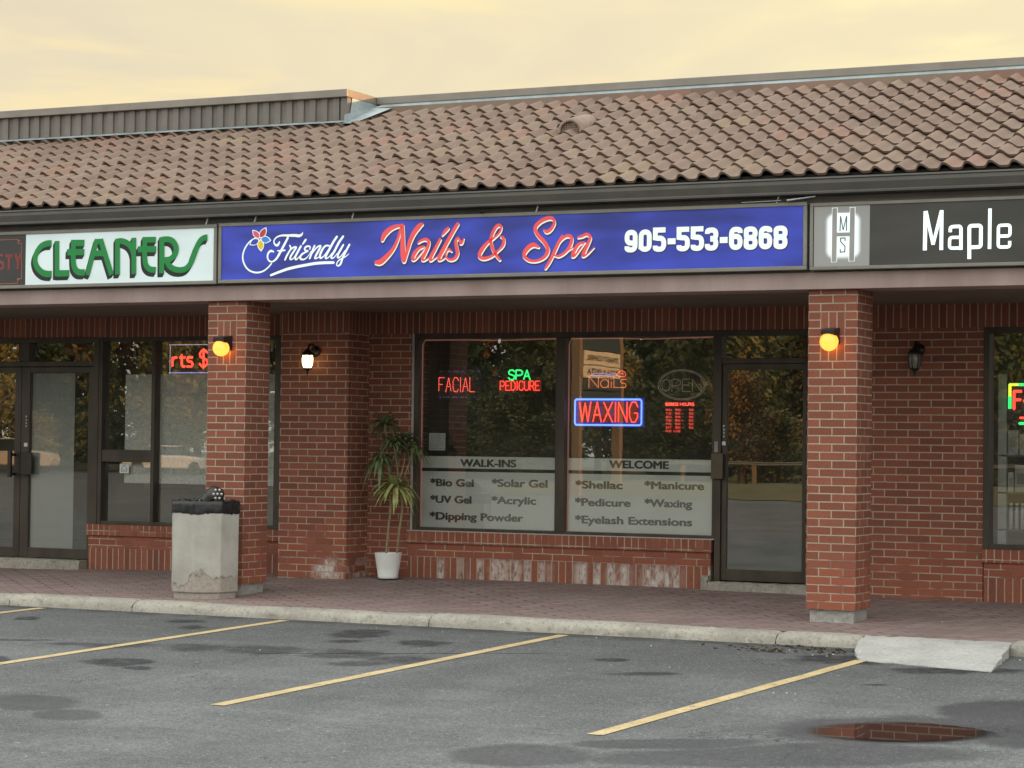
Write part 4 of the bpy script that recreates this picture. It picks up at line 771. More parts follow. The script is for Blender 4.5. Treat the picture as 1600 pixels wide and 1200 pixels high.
DIG = {'0': [[(.17, .17), (.17, .83, 1), (.83, .83, 1), (.83, .17, 1), (.17, .17, 1), (.17, .5)]],
       '9': [[(.83, .42), (.17, .42, 1), (.17, .83, 1), (.83, .83, 1), (.83, .16, 1), (.17, .16, 1), (.17, .30)]],
       '6': [[(.17, .58), (.83, .58, 1), (.83, .17, 1), (.17, .17, 1), (.17, .84, 1), (.83, .84, 1), (.83, .70)]],
       '5': [[(.96, .895), (.17, .895), (.17, .52), (.17, .58), (.83, .58, 1), (.83, .16, 1), (.17, .16, 1), (.17, .30)]],
       '3': [[(.17, .70), (.17, .84, 1), (.83, .84, 1), (.83, .52, 1), (.40, .52)], [(.40, .50), (.83, .50, 1), (.83, .16, 1), (.17, .16, 1), (.17, .32)]],
       '8': [[(.17, .70), (.17, .84, 1), (.83, .84, 1), (.83, .52, 1), (.17, .52, 1), (.17, .70)], [(.17, .32), (.17, .50, 1), (.83, .50, 1), (.83, .16, 1), (.17, .16, 1), (.17, .32)]],
       '-': [[(.0, .45), (1., .45)]]}
def rounded(P, r):
    out = []
    for i, p in enumerate(P):
        if len(p) > 2 and 0 < i < len(P) - 1:
            a = Vector(P[i - 1][:2]); b = Vector(p[:2]); c = Vector(P[i + 1][:2]); r1 = min(r, (a - b).length * .49); r2 = min(r, (c - b).length * .49)
            A = b + (a - b).normalized() * r1; Cc = b + (c - b).normalized() * r2
            for q in range(6): t = q / 5; out.append(A * (1 - t) ** 2 + b * 2 * t * (1 - t) + Cc * t * t)
        else: out.append(Vector(p[:2]))
    return out
def digits(wadd, y, off):
    mb = MB()
    for i, (ch, x0, x1, z0, z1) in enumerate(PHONE):
        w_, h_ = x1 - x0, z1 - z0
        for s_ in DIG[ch]:
            P = rounded([(x0 + q[0] * w_, z0 + q[1] * h_, *q[2:]) for q in s_], .042)
            ribbon(mb, [(p.x, p.y, (.044 if ch != '-' else .05) + wadd) for p in P], y - i * .0001, 0, False, off, cap=False)
    return mb
digits(.010, YL, (.002, -.003)).build('phone_number_shadow', M['v_navy'], sg); digits(0, YL - .002, (0, 0)).build('phone_number', M['v_white'], sg)
rods(sg, (-5.30, -4.27, -2.44, -.25), 3.332)
MB().box(-3.13, -2.98, -.10, -.02, 3.335, 3.35).build('hanger_rod', M['blackmetal'], sg)
MB().tube([(-.14, -.16, 3.345), (.10, -.14, 3.372)], .009, 6).tube([(-.55, -.12, 3.345), (-.2, -.12, 3.350)], .006, 6).build('hanger_rod', M['steel'], sg)
# black sign
sg = sign('monogram_sign', .046, 5.2, 2.770, 3.318, 'black sign box with silver monogram square and thin white lettering', [(.079, 5.168, 'sign_black')], .028)
def poly(P, y, mt, name): return MB().add([(x, y, z) for x, z in P], [tuple(range(len(P)))]).build(name, M[mt], sg)
poly([(.080, 3.289), (.551, 3.289), (.549, 2.799), (.080, 2.799)], YL, 'halo', 'monogram_square')
gx = [q[0] for q in LOGO['glow']]; gz = [q[1] for q in LOGO['glow']]
def rrect(x0, x1, z0, z1, r, n=6):
    out = []
    for cx, cz, a0 in ((x1 - r, z1 - r, 0), (x0 + r, z1 - r, 90), (x0 + r, z0 + r, 180), (x1 - r, z0 + r, 270)):
        for i in range(n + 1): a = radians(a0 + 90 * i / n); out.append((cx + r * cos(a), cz + r * sin(a)))
    return out
for kq in ('w1', 'w2'): poly(LOGO[kq], YL - .001, 'logo_glow', 'letter_panel')
mgw = MB(); mgd = MB()
for kq in ('b1', 'b2', 'bar'):
    P = LOGO[kq]; cx = sum(q[0] for q in P) / 4; cz = sum(q[1] for q in P) / 4
    if kq != 'bar': mgw.add([(cx + (x - cx) * 1.28, YL - .002, cz + (z - cz) * 1.02) for x, z in P], [(0, 1, 2, 3)])
    mgd.add([(x, YL - .004 - .0005 * (kq == 'bar'), z) for x, z in P], [(0, 1, 2, 3)])
mgw.build('monogram_outline', M['v_white'], sg); mgd.build('monogram', M['logo_grey'], sg)
mb = MB()
for i, s_ in enumerate(LOGOM): ribbon(mb, s_, YL - .005 - i * .0002, 0, False, cap=False)
ribbon(mb, LOGOS[0], YL - .006, 0, False, cap=False)
mb.build('monogram_letter', simple('grey monogram', (.10, .10, .10), .5), sg)
mb = MB()
for i, (f, s_) in enumerate(MAPLE):
    if f == 2:
        w_ = s_[0][2]; P = rounded([(a, b, 1) for a, b, c in s_], .022); s_ = [(p.x, p.y, w_) for p in P]
    ribbon(mb, s_, YL - .002 - i * .0002, 0, False, cap=False)
mb.build('lettering', M['v_bright'], sg)

# ------------------------------------------------------------------ lamps
def globe_lamp(x, z, label):
    e = empty('globe_lamp', (x, 0, z), label, 'wall lamp', 'amber globe lamps on the brick columns')
    mb = MB(); P = [(-.002, .118), (-.155, .100), (-.155, .064), (-.03, -.01), (-.002, -.02)]; mb.extr([(a, b + z) for a, b in P], x - .058, x + .058); mb.build('bracket', M['blackmetal'], e, bevel=.004)
    pr = [(.0, -.076)] + [(.076 * cos(radians(a)), .076 * sin(radians(a))) for a in range(-80, 61, 10)] + [(.03, .068)]
    MB().lathe(pr, (x, -.105, z), 28).build('globe', M['globe'], e)
    return e
globe_lamp(.212, 2.186, 'lit amber globe lamp on the brick column beside the salon door')
globe_lamp(-5.640, 2.178, 'lit amber globe lamp on the brick column behind the concrete bin')
def lantern(x, y, z, label, lit):
    e = empty('wall_lantern', (x, y, z), label, 'wall lantern')
    o = .165; bm = M['blackmetal']
    MB().lathe([(0, -.008), (.05, -.006), (.055, .008), (0, .012)], seg=18).build('mount_plate', bm, e, loc=(x, y - .008, z + .10)).rotation_euler = (pi / 2, 0, 0)
    MB().tube([(x, y - .01, z + .10), (x, y - .07, z + .17), (x, y - .13, z + .165), (x, y - o, z + .11)], .011, 8).build('arm', bm, e)
    c = (x, y - o, z)
    MB().lathe([(.0, .125), (.02, .118), (.03, .10), (.05, .085), (.062, .066), (.066, .055), (.058, .055)], c, 20).build('hood', bm, e)
    MB().lathe([(.050, .055), (.056, .02), (.053, -.03), (.036, -.075)], c, 20).build('glass_shade', M['lamplit' if lit else 'lampoff'], e)
    mb = MB()
    for i in range(6):
        a = pi / 3 * i + .35; mb.tube([(c[0] + r * cos(a), c[1] + r * sin(a), c[2] + h) for r, h in ((.053, .055), (.059, .02), (.056, -.03), (.039, -.075))], .004, 5)
    mb.lathe([(.046, -.070), (.046, -.082), (.02, -.092), (.012, -.105), (.018, -.115), (.008, -.13), (0, -.15)], c, 14); mb.build('cage', bm, e)
    return e
lantern(-5.735, 1.776, 2.125, 'lit black carriage lantern on the brick pier left of the plant', True)
lantern(.318, 2.196, 2.115, 'unlit black carriage lantern on the brick wall right of the door', False)

# ------------------------------------------------------------------ stroke letters for neon and led signs
FONT = {'A': [[(0, 0), (.5, 1), (1, 0)], [(.2, .36), (.8, .36)]], 'B': [[(0, 0), (0, 1), (.7, 1), (.9, .85), (.9, .65), (.7, .52), (0, .52)], [(.7, .52), (1, .35), (1, .15), (.75, 0), (0, 0)]],
 'C': [[(1, .8), (.8, 1), (.3, 1), (.05, .75), (.05, .25), (.3, 0), (.8, 0), (1, .2)]], 'D': [[(0, 0), (0, 1), (.55, 1), (.95, .75), (.95, .25), (.55, 0), (0, 0)]],
 'E': [[(.9, 1), (0, 1), (0, 0), (.95, 0)], [(0, .52), (.75, .52)]], 'F': [[(.95, 1), (0, 1), (0, 0)], [(0, .52), (.75, .52)]], 'G': [[(1, .75), (.75, 1), (.3, 1), (.03, .7), (.03, .3), (.3, 0), (.7, 0), (.97, .25), (.97, .45), (.6, .45)]],
 'H': [[(0, 0), (0, 1)], [(1, 0), (1, 1)], [(0, .5), (1, .5)]], 'I': [[(.5, 0), (.5, 1)]], 'L': [[(0, 1), (0, 0), (.9, 0)]], 'M': [[(0, 0), (0, 1), (.5, .3), (1, 1), (1, 0)]], 'N': [[(0, 0), (0, 1), (1, 0), (1, 1)]],
 'O': [[(.5, 1), (.12, .85), (0, .5), (.12, .15), (.5, 0), (.88, .15), (1, .5), (.88, .85), (.5, 1)]], 'P': [[(0, 0), (0, 1), (.7, 1), (.98, .85), (.98, .6), (.7, .45), (0, .45)]],
 'R': [[(0, 0), (0, 1), (.7, 1), (.95, .85), (.95, .62), (.7, .48), (0, .48)], [(.5, .48), (1, 0)]], 'S': [[(.95, .82), (.72, 1), (.28, 1), (.05, .8), (.12, .6), (.88, .42), (.97, .2), (.72, 0), (.28, 0), (.03, .2)]],
 'T': [[(0, 1), (1, 1)], [(.5, 1), (.5, 0)]], 'U': [[(0, 1), (0, .2), (.25, 0), (.75, 0), (1, .2), (1, 1)]], 'W': [[(0, 1), (.25, 0), (.5, .95), (.75, 0), (1, 1)]], 'X': [[(0, 0), (1, 1)], [(0, 1), (1, 0)]], 'Y': [[(0, 1), (.5, .5), (1, 1)], [(.5, .5), (.5, 0)]],
 'a': [[(.95, .62), (.95, 0)], [(.95, .42), (.75, .62), (.3, .62), (.05, .4), (.05, .2), (.3, 0), (.75, 0), (.95, .2)]], 'i': [[(.5, 0), (.5, .55)], [(.5, .74), (.5, .8)]], 's': [[(.95, .64), (.2, .64), (.02, .48), (.2, .34), (.8, .32), (.98, .16), (.8, 0), (0, 0)]],
 'r': [[(.1, 0), (.1, .62)], [(.1, .4), (.4, .62), (.85, .62)]], 't': [[(.4, .85), (.4, .1), (.6, 0), (.95, 0)], [(.05, .62), (.95, .62)]],
 '$': [[(.95, .78), (.72, .9), (.28, .9), (.05, .74), (.12, .58), (.88, .42), (.97, .24), (.72, .1), (.28, .1), (.03, .22)], [(.5, 1), (.5, 0)]], '-': [[(.1, .5), (.9, .5)]], '0': [[(.5, 1), (0, .7), (0, .3), (.5, 0), (1, .3), (1, .7), (.5, 1)]], '9': [[(.95, .5), (.1, .5), (.1, 1), (.95, 1), (.95, 0), (.1, 0)]], '1': [[(.2, .8), (.5, 1), (.5, 0)]], '5': [[(.9, 1), (.1, 1), (.1, .55), (.9, .55), (.9, 0), (.1, 0)]], '6': [[(.9, 1), (.1, 1), (.1, 0), (.9, 0), (.9, .5), (.1, .5)]], '7': [[(.1, 1), (.9, 1), (.4, 0)]], '3': [[(.1, 1), (.9, 1), (.9, 0), (.1, 0)], [(.3, .5), (.9, .5)]]}
def word(s, x0, x1, z0, z1, gap=.28, widths=None):
    ws = [(widths or {}).get(c, .25 if c in 'Ii' else .6 if c == ' ' else 1) for c in s]; tot = sum(ws) + gap * (len(s) - 1); u = (x1 - x0) / tot; x = x0; out = []
    for c, w_ in zip(s, ws):
        for P in FONT.get(c, []): out.append([(x + a * w_ * u, z0 + b * (z1 - z0)) for a, b in P])
        x += (w_ + gap) * u
    return out
def neon(mb, P, y, r, mi=0):
    for s_ in P:
        for (a, b), (c, d) in zip(s_, s_[1:]): mb.tube([(a, y, b), (c, y, d)], r, 6, mi); mb.dot((c, y, d), r * 1.05, mi)
def leds(mb, P, y, r, pitch, mi=0):
    for s_ in P:
        acc = 0.
        for (a, b), (c, d) in zip(s_, s_[1:]):
            L = sqrt((c - a) ** 2 + (d - b) ** 2); t = acc
            while t < L: mb.dot((a + (c - a) * t / L, y, b + (d - b) * t / L), r, mi); t += pitch
            acc = t - L
YN = 2.30
def led_sign(name, x, z, label, cat='lit sign'): return empty(name, (x, YN + .03, z), label, cat)
def board(e, x0, x1, z0, z1, mt='n_back'): return MB().box(x0, x1, YN + .012, YN + .03, z0, z1).build('backing', M[mt], e, bevel=.002)
# FACIAL
e = led_sign('facial_sign', -4.395, 1.763, 'small red dotted FACIAL led sign in the salon window'); board(e, -4.637, -4.154, 1.763, 2.062)
mb = MB(); leds(mb, word('FACIAL', -4.622, -4.215, 1.838, 1.978), YN, .0052, .0125); mb.build('lettering', M['n_redled'], e)
mb = MB(); rnd = random.Random(2)
for i in range(26):
    if rnd.random() < .5: mb.dot((-4.62 + i * .018, YN, 2.042), .003); 
    if rnd.random() < .5: mb.dot((-4.62 + i * .018, YN, 1.785), .003)
mb.build('border_lights', M['n_violet'], e)
# SPA PEDICURE
e = led_sign('spa_pedicure_sign', -3.725, 1.85, 'green SPA over red PEDICURE neon sign in the salon window')
mb = MB(); neon(mb, word('SPA', -3.852, -3.615, 1.957, 2.05, .18), YN, .008); mb.build('upper_lettering', M['n_green'], e)
mb = MB(); neon(mb, word('PEDICURE', -3.94, -3.51, 1.853, 1.942, .3), YN, .0042); mb.build('lower_lettering', M['n_red'], e)
MB().box(-3.95, -3.5, YN + .012, YN + .018, 1.845, 1.95).build('backing', M['n_redback'], e)
# Nails
e = led_sign('nails_sign', -2.79, 1.87, 'small dotted Nails led sign with a violet brush above')
mb = MB(); leds(mb, word('N', -2.985, -2.885, 1.880, 1.985), YN, .0046, .0105); leds(mb, word('a', -2.865, -2.775, 1.880, 2.00), YN, .0046, .0105); leds(mb, word('i', -2.762, -2.737, 1.880, 1.985), YN, .0046, .0105); leds(mb, word('L', -2.722, -2.655, 1.880, 1.985), YN, .0046, .0105); leds(mb, word('s', -2.655, -2.592, 1.880, 2.0), YN, .0046, .0105)
mb.build('lettering', M['n_orange'], e)
mb = MB(); leds(mb, [[(-2.97, 1.998), (-2.93, 2.012), (-2.85, 2.02), (-2.78, 2.005), (-2.70, 2.012)], [(-2.97, 1.998), (-2.90, 1.992), (-2.84, 2.0), (-2.78, 1.99), (-2.70, 1.994)]], YN, .0042, .009); mb.build('brush_outline', M['n_violet'], e)
mb = MB(); leds(mb, [[(-2.70, 2.00), (-2.67, 2.03), (-2.64, 2.042), (-2.61, 2.03), (-2.598, 2.0), (-2.61, 1.985), (-2.66, 1.985), (-2.70, 2.0)], [(-2.65, 2.01), (-2.63, 2.02), (-2.625, 2.0)]], YN, .0042, .010); mb.build('polish_outline', M['n_redled'], e)
MB().box(-2.99, -2.585, YN + .012, YN + .016, 1.868, 1.99).build('backing', simple('dark red acrylic', (.08, .012, .012), .3), e)
# WAXING
e = led_sign('waxing_sign', -2.78, 1.509, 'large red neon WAXING sign in a blue lit frame')
mb = MB(); neon(mb, word('WAXING', -3.082, -2.470, 1.548, 1.738, .26, {'W': 1.35, 'I': .2, 'X': 1.05}), YN, .0062); mb.build('lettering', M['n_red'], e)
rr = rrect(-3.128, -2.430, 1.518, 1.765, .022, 4); rr.append(rr[0]); mb = MB(); neon(mb, [rr], YN - .004, .0085); mb.build('frame_tube', M['n_blue'], e)
mb = MB(); mb.box(-3.146, -2.412, YN + .012, YN + .03, 1.500, 1.783); mb.build('backing', M['n_bluestrip'], e, bevel=.006)
mb = MB()
for i in range(6):
    x = (-3.09, -2.97, -2.85, -2.745, -2.705, -2.58)[i]; mb.box(x, x + (.10, .10, .09, .025, .10, .11)[i], YN + .008, YN + .0115, 1.545, 1.742)
mb.build('letter_backing', M['n_redback'], e)
MB().tube([(-3.07, YN, 1.78), (-3.075, YN, 1.86), (-3.082, YN, 1.99)], .004, 6).build('chain', M['whiteplastic'], e)
MB().box(-3.078, -3.062, YN - .01, YN + .01, 1.765, 1.795).build('hook', M['whiteplastic'], e)
# unlit OPEN
e = led_sign('open_sign', -2.02, 1.762, 'unlit neon OPEN sign inside an oval tube')
mb = MB(); neon(mb, word('OPEN', -2.225, -1.825, 1.842, 1.958, .2), YN, .0045)
neon(mb, [[(-2.02 + .243 * cos(2 * pi * i / 40) * r, 1.905 + .143 * sin(2 * pi * i / 40) * r) for i in range(41)] for r in (1., .93)], YN, .0045); mb.build('neon_tube', M['n_off'], e)
# BUSINESS HOURS
e = led_sign('hours_sign', -2.04, 1.47, 'small red lit BUSINESS HOURS list below the oval sign')
mb = MB(); neon(mb, word('BUSINESS', -2.183, -2.055, 1.708, 1.734, .25), YN, .0021); neon(mb, word('HOURS', -2.035, -1.895, 1.708, 1.734, .25), YN, .0021); mb.build('heading', M['n_redled'], e)
mb = MB()
for i, d in enumerate(('MON', 'TUE', 'WED', 'THU', 'FRI', 'SAT', 'SUN')):
    z = 1.676 - i * .0335; neon(mb, word(d, -2.18, -2.125, z - .018, z, .25), YN, .0014)
    if i < 6: neon(mb, word('900', -2.085, -2.035, z - .018, z, .25), YN, .0016); neon(mb, word('-', -2.015, -1.995, z - .018, z), YN, .001); neon(mb, word('50', -1.945, -1.905, z - .018, z, .25), YN, .0016)
    else: neon(mb, word('CLOSE', -2.10, -2.03, z - .018, z, .25), YN, .0014)
mb.build('lettering', M['n_dimred'], e)
mb = MB(); mb.box(-2.19, -1.89, YN + .012, YN + .014, 1.700, 1.742)
for i in range(7):
    z = 1.676 - i * .0335
    for xa, xb in ((-2.187, -2.118), (-2.092, -2.028), (-1.952, -1.898))[:3 if i < 6 else 2]: mb.box(xa, xb, YN + .012, YN + .014, z - .022, z + .003)
mb.build('backing', M['n_redback'], e)
# shirts price sign
e = led_sign('scrolling_led_sign', -7.45, 2.024, 'scrolling led sign showing rts $ in the cleaners window')
mb = MB(); mb.box(-7.852, -7.02, YN + .012, YN + .03, 2.024, 2.06); mb.box(-7.852, -7.02, YN + .012, YN + .03, 2.318, 2.345); mb.box(-7.852, -7.828, YN + .012, YN + .03, 2.06, 2.318); mb.build('frame', M['n_back'], e)
MB().box(-7.852, -7.02, YN + .008, YN + .0115, 2.026, 2.048).build('strip', M['n_bluestrip'], e)
mb = MB(); leds(mb, [[(-7.845, 2.035), (-7.03, 2.035)], [(-7.838, 2.04), (-7.838, 2.33)], [(-7.845, 2.332), (-7.03, 2.332)]], YN, .0048, .014); mb.build('border_lights', M['n_white'], e)
mb = MB(); neon(mb, word('rts', -7.815, -7.55, 2.102, 2.255, .3), YN, .0125); neon(mb, word('$', -7.47, -7.365, 2.085, 2.29), YN, .012); mb.build('lettering', M['n_red'], e)
# right-hand shop led sign
e = led_sign('tricolour_led_sign', 1.6, 1.60, 'red lettered led sign in a green and yellow frame above shelves')
mb = MB(); neon(mb, [[(1.112, 1.69), (1.112, 1.80)]], YN, .016, 0); neon(mb, [[(1.112, 1.80), (1.112, 1.905)]], YN, .014, 1); neon(mb, [[(1.12, 1.905), (1.19, 1.905)]], YN, .012, 1); neon(mb, [[(1.19, 1.905), (2.1, 1.905), (2.1, 1.56), (1.2, 1.56)]], YN, .013, 0); mb.build('frame_tube', [M['n_green'], M['n_yellow']], e)
mb = MB(); neon(mb, word('F', 1.15, 1.222, 1.69, 1.845), YN, .013); neon(mb, [[(1.232, 1.76), (1.30, 1.76)], [(1.20, 1.61), (1.6, 1.61)]], YN, .01); mb.build('lettering', M['n_red'], e)
MB().box(1.09, 2.12, YN + .02, YN + .04, 1.54, 1.93).build('backing', M['n_back'], e)

# rope light round the salon panes
for x0, x1 in ((-4.797, -3.29), (-3.188, -1.668)):
    e = tag(MB().tube([(x0 + .006, 2.268, .50), (x0 + .006, 2.268, 2.30), (x0 + .03, 2.268, 2.352), (x0 + .5, 2.268, 2.352), ((x0 + x1) / 2 + .1, 2.268, 2.342), (x1 - .3, 2.268, 2.350), (x1 - .01, 2.268, 2.354)], .0075, 6).build('rope_light', M['n_pink']),
            'pink rope light edging the %s salon window pane' % ('plant side' if x0 < -4 else 'door side'), 'rope light', 'rope lights around the salon panes')
# frosted films with the list of services
def film(x0, x1, label, items):
    e = empty('window_film', ((x0 + x1) / 2, 2.27, .48), label, 'window film', 'frosted films in the salon window')
    MB().box(x0, x1, 2.2705, 2.2715, .488, 1.045).build('service_panel', M['frost'], e); MB().box(x0, x1, 2.2705, 2.2715, 1.078, 1.196).build('heading_band', M['frost'], e)
    for s_, a, b, z, c in items: text_mesh(s_, a, b, z, c, 2.2672, M['filmtext'], e, 'lettering', .085)
film(-4.80, -3.289, 'frosted film headed WALK-INS with a list of gel services', [('WALK-INS', -4.35, -3.745, 1.098, .074), ('*Bio Gel', -4.685, -4.208, .899, .074), ('*Solar Gel', -4.0, -3.404, .905, .074), ('*UV Gel', -4.682, -4.231, .733, .074), ('*Acrylic', -4.0, -3.523, .737, .074), ('*Dipping Powder', -4.686, -3.66, .567, .074)])
film(-3.191, -1.666, 'frosted film headed WELCOME with a list of beauty services', [('WELCOME', -2.743, -2.137, 1.107, .074), ('*Shellac', -3.097, -2.61, .906, .074), ('*Manicure', -2.376, -1.777, .914, .074), ('*Pedicure', -3.101, -2.526, .738, .074), ('*Waxing', -2.374, -1.895, .744, .074), ('*Eyelash Extensions', -3.099, -1.893, .570, .074)])
e = empty('notice', (-4.615, 2.268, 1.25), 'small white typed notice taped inside the salon pane', 'notice')
MB().box(-4.707, -4.524, 2.268, 2.2695, 1.252, 1.425).build('sheet', M['paper'], e)
mb = MB()
for i in range(9): mb.box(-4.69, -4.54 - (.04 if i % 4 == 3 else 0), 2.2672, 2.2678, 1.40 - i * .016, 1.403 - i * .016)
mb.build('text_lines', simple('grey print', (.25, .25, .25)), e)
# paper and stickers in the cleaners
e = tag(MB().box(-8.40, -6.45, 2.30, 2.304, .862, 2.02).build('damask_sheet', M['damask']), 'grey damask patterned sheet hung inside the cleaners window', 'window covering')
e = tag(MB().box(-9.59, -9.03, 2.256, 2.259, .142, 2.036).build('door_panel_sheet', M['blind']), 'plain grey sheet covering most of the cleaners door glass', 'window covering')
e = empty('window_sticker', (-8.37, 2.25, .97), 'small square white sticker with a house outline on glass', 'sticker')
MB().box(-8.429, -8.311, 2.255, 2.257, .965, 1.065).build('backing', M['paper'], e)
mb = MB(); neon(mb, [[(-8.405, .985), (-8.405, 1.02), (-8.37, 1.05), (-8.335, 1.02), (-8.335, .985), (-8.405, .985)], [(-8.39, 1.0), (-8.35, 1.0)]], 2.254, .003); mb.build('emblem', simple('teal ink', (.08, .2, .2)), e)
e = empty('counter', (-7.9, 3.2, 0), 'low dark service counter standing inside the cleaners', 'counter')
MB().box(-8.5, -6.9, 2.9, 3.5, -.02, .80).build('cabinet', simple('grey laminate', (.16, .165, .16), .5), e, bevel=.01); MB().box(-8.54, -6.86, 2.86, 3.54, .80, .84).build('countertop', simple('grey top', (.27, .28, .27), .3), e, bevel=.008)
# shelves in the right-hand shop
e = empty('shelf_unit', (1.7, 2.5, 0), 'white display shelving standing behind the right shop window', 'shelving')
mb = MB().box(1.0, 1.075, 2.34, 2.40, .45, 2.0); mb.build('upright', simple('white shelf post', (.42, .44, .43), .6), e)
for z in (1.277, .946, .616): MB().box(.99, 2.7, 2.34, 2.70, z - .012, z + .004).build('shelf', simple('glass shelf', (.10, .11, .105), .3), e)
rnd = random.Random(9); idx = 0
for z, kind in ((1.281, 'b'), (.950, 'b'), (.620, 'j')):
    x = 1.085
    while x < 1.62:
        if kind == 'b':
            w_ = rnd.choice((.05, .09, .12)); h_ = rnd.uniform(.17, .25); c = rnd.choice(((.42, .40, .36), (.5, .5, .47), (.36, .36, .38), (.45, .37, .28)))
            o = MB().box(x, x + w_, 2.36, 2.50, z, z + h_).box(x + w_ * .15, x + w_ * .85, 2.3585, 2.36, z + h_ * .3, z + h_ * .7, 1).build('product_box', [simple('card', c, .6), simple('card band', tuple(q * .6 for q in c), .6)], bevel=.002)
            tag(o, None, 'box', 'boxes on the shop shelves'); o['label'] = 'pale product box on the %s shelf of the right shop' % ('top' if z > 1.2 else 'middle'); x += w_ + .012
        else:
            o = MB().lathe([(0, 0), (.018, 0), (.02, .01), (.02, .16), (.012, .18), (.012, .2), (.014, .2), (.014, .23), (0, .232)], (x + .02, 2.40, z), 12).build('bottle', simple('pale bottle', (.5, .5, .48), .3)); tag(o, 'slim pale bottle on the lowest shelf of the right shop', 'bottle', 'bottles on the lowest shelf'); x += .052

# ------------------------------------------------------------------ concrete litter bin
bx, by = -5.635, -.325; bz = -.112
e = empty('litter_bin', (bx, by, bz), 'octagonal concrete litter bin with a black liner in front of the column', 'litter bin')
vd = atan2(-.9, .44)                                          # direction towards the viewer in plan
PH = radians(25.8) + radians(-11)
def octa(r, z): return [(bx + r * cos(PH + pi / 4 * i), by + r * sin(PH + pi / 4 * i), bz + z) for i in range(8)]
def ring(levels, mt, name, capt=False, bev=.008):
    mb = MB(); vs = [v for r, z in levels for v in octa(r, z)]; fs = [(i * 8 + j, i * 8 + (j + 1) % 8, (i + 1) * 8 + (j + 1) % 8, (i + 1) * 8 + j) for i in range(len(levels) - 1) for j in range(8)]
    if capt: fs.append(tuple(range(len(vs) - 8, len(vs))))
    return mb.add(vs, fs).build(name, mt, e, bevel=bev)
ring([(.295, -.01), (.30, .062)], M['bin'], 'plinth', True)
o = ring([(.312, .062), (.316, .07), (.320, .775), (.314, .782), (.285, .782), (.275, .70)], M['bin'], 'body')
mb = MB(); rnd = random.Random(4); vs = []; L = [(.322, .772), (.326, .79), (.325, .82), (.327, .85), (.325, .878), (.318, .886), (.26, .884), (.255, .80)]
N = 96
for r, z in L:
    for i in range(N):
        a = 2 * pi * i / N; q = ((a) % (pi / 4)) - pi / 8; rr_ = r * cos(pi / 8) / cos(q) + .0025 * sin(a * 37 + z * 90) + rnd.gauss(0, .0016)
        vs.append((bx + rr_ * cos(PH + a), by + rr_ * sin(PH + a), bz + z + .003 * sin(a * 23) + .007 * (z < .78) * sin(a * 5)))
mb.add(vs, [(i * N + j, i * N + (j + 1) % N, (i + 1) * N + (j + 1) % N, (i + 1) * N + j) for i in range(len(L) - 1) for j in range(N)], 0, True)
mb.build('bin_liner', M['bag'], e)
mb = MB(); mb.add([(bx + .25 * cos(2 * pi * i / 24), by + .25 * sin(2 * pi * i / 24), bz + .80) for i in range(24)], [tuple(range(24))]); mb.build('opening', M['dark'], e)
mb = MB(); rnd = random.Random(8); nr, na = 7, 40; vs = []
for i in range(nr + 1):
    r = .285 * i / nr
    for j in range(na):
        a = 2 * pi * j / na; h = .845 + .055 * (1 - (i / nr) ** 3) * (.6 + .4 * sin(a * 3 + 1)) + .016 * sin(a * 7 + i * 1.9) + rnd.gauss(0, .008) + (.03 if i >= nr - 1 else 0)
        vs.append((bx + r * cos(a), by + r * sin(a), bz + h))
mb.add(vs, [(i * na + j, i * na + (j + 1) % na, (i + 1) * na + (j + 1) % na, (i + 1) * na + j) for i in range(nr) for j in range(na)], 0, False)
tag(mb.build('rubbish_bag', M['bag']), 'crumpled black rubbish bag bulging inside the concrete bin top', 'rubbish bag')
# dark patterned object leaning out of the bin
e2 = empty('litter', (bx + .1, by, bz + .84), 'dark rounded litter with a pale spotted end sticking out of the bin', 'litter')
A = Vector((bx - .02, by + .02, bz + .80)); Bq = Vector((bx + .175, by - .06, bz + .985)); mb = MB(); path = [A.lerp(Bq, t) for t in (0, .25, .5, .75, .92, 1.0)]
mb.tube(path, [.115, .11, .10, .088, .072, .03], 16); mb.build('body', simple('dark brown plastic', (.03, .024, .02), .5, 0, .3, 20), e2)
mb = MB(); c = Bq + Vector((.03, -.062, -.035)); t1 = Vector((.9, .42, .0)); t2 = Vector((0, .0, 1.))
for i in range(7):
    a = 2 * pi * i / 6; rr_ = .036 if i < 6 else 0
    p = c + t1 * rr_ * cos(a) + t2 * rr_ * 1.2 * sin(a); mb.add([p + t1 * .011 * cos(b_) + t2 * .012 * sin(b_) for b_ in [pi / 4 * q for q in range(8)]] + [p + Vector((.010, -.022, 0))], [(q, (q + 1) % 8, 8) for q in range(8)])
mb.build('spots', M['paper'], e2)

# ------------------------------------------------------------------ potted plant
px_, py_ = -4.93, 1.86; pz = -.012
e = empty('potted_plant', (px_, py_, pz), 'tall cane plant with strap leaves in a ribbed white pot', 'plant')
MB().lathe([(0, 0), (.094, 0), (.098, .008), (.101, .03), (.100, .034), (.104, .05), (.103, .054), (.107, .072), (.106, .076), (.112, .10), (.134, .245), (.136, .252), (.128, .252), (.122, .22)], (px_, py_, pz), 36).build('pot', M['pot'], e)
MB().disc((px_, py_, pz + .228), .124, 0, 24, 'z').build('soil', M['soil'], e)
def P3(u, v, y=py_):                                        # place in the plant's own upright plane, metres from the pot foot
    return (px_ + (u - 606) / 146., y, pz + (903.5 - v) / 161.)
ST = [[(603, 866), (603.5, 840), (606, 805), (610, 775), (611, 755)], [(620, 866), (624, 830), (629, 795), (628, 775), (622, 755)], [(610, 795), (607, 770), (609, 752)],
      [(607, 750), (603, 725), (600, 700), (597, 668), (596, 656)], [(616, 752), (621, 735), (618, 705), (615, 690)], [(622, 750), (628, 720), (629, 690)], [(630, 745), (636, 725), (641, 708), (642, 695)], [(606, 735), (600, 722), (597, 715)]]
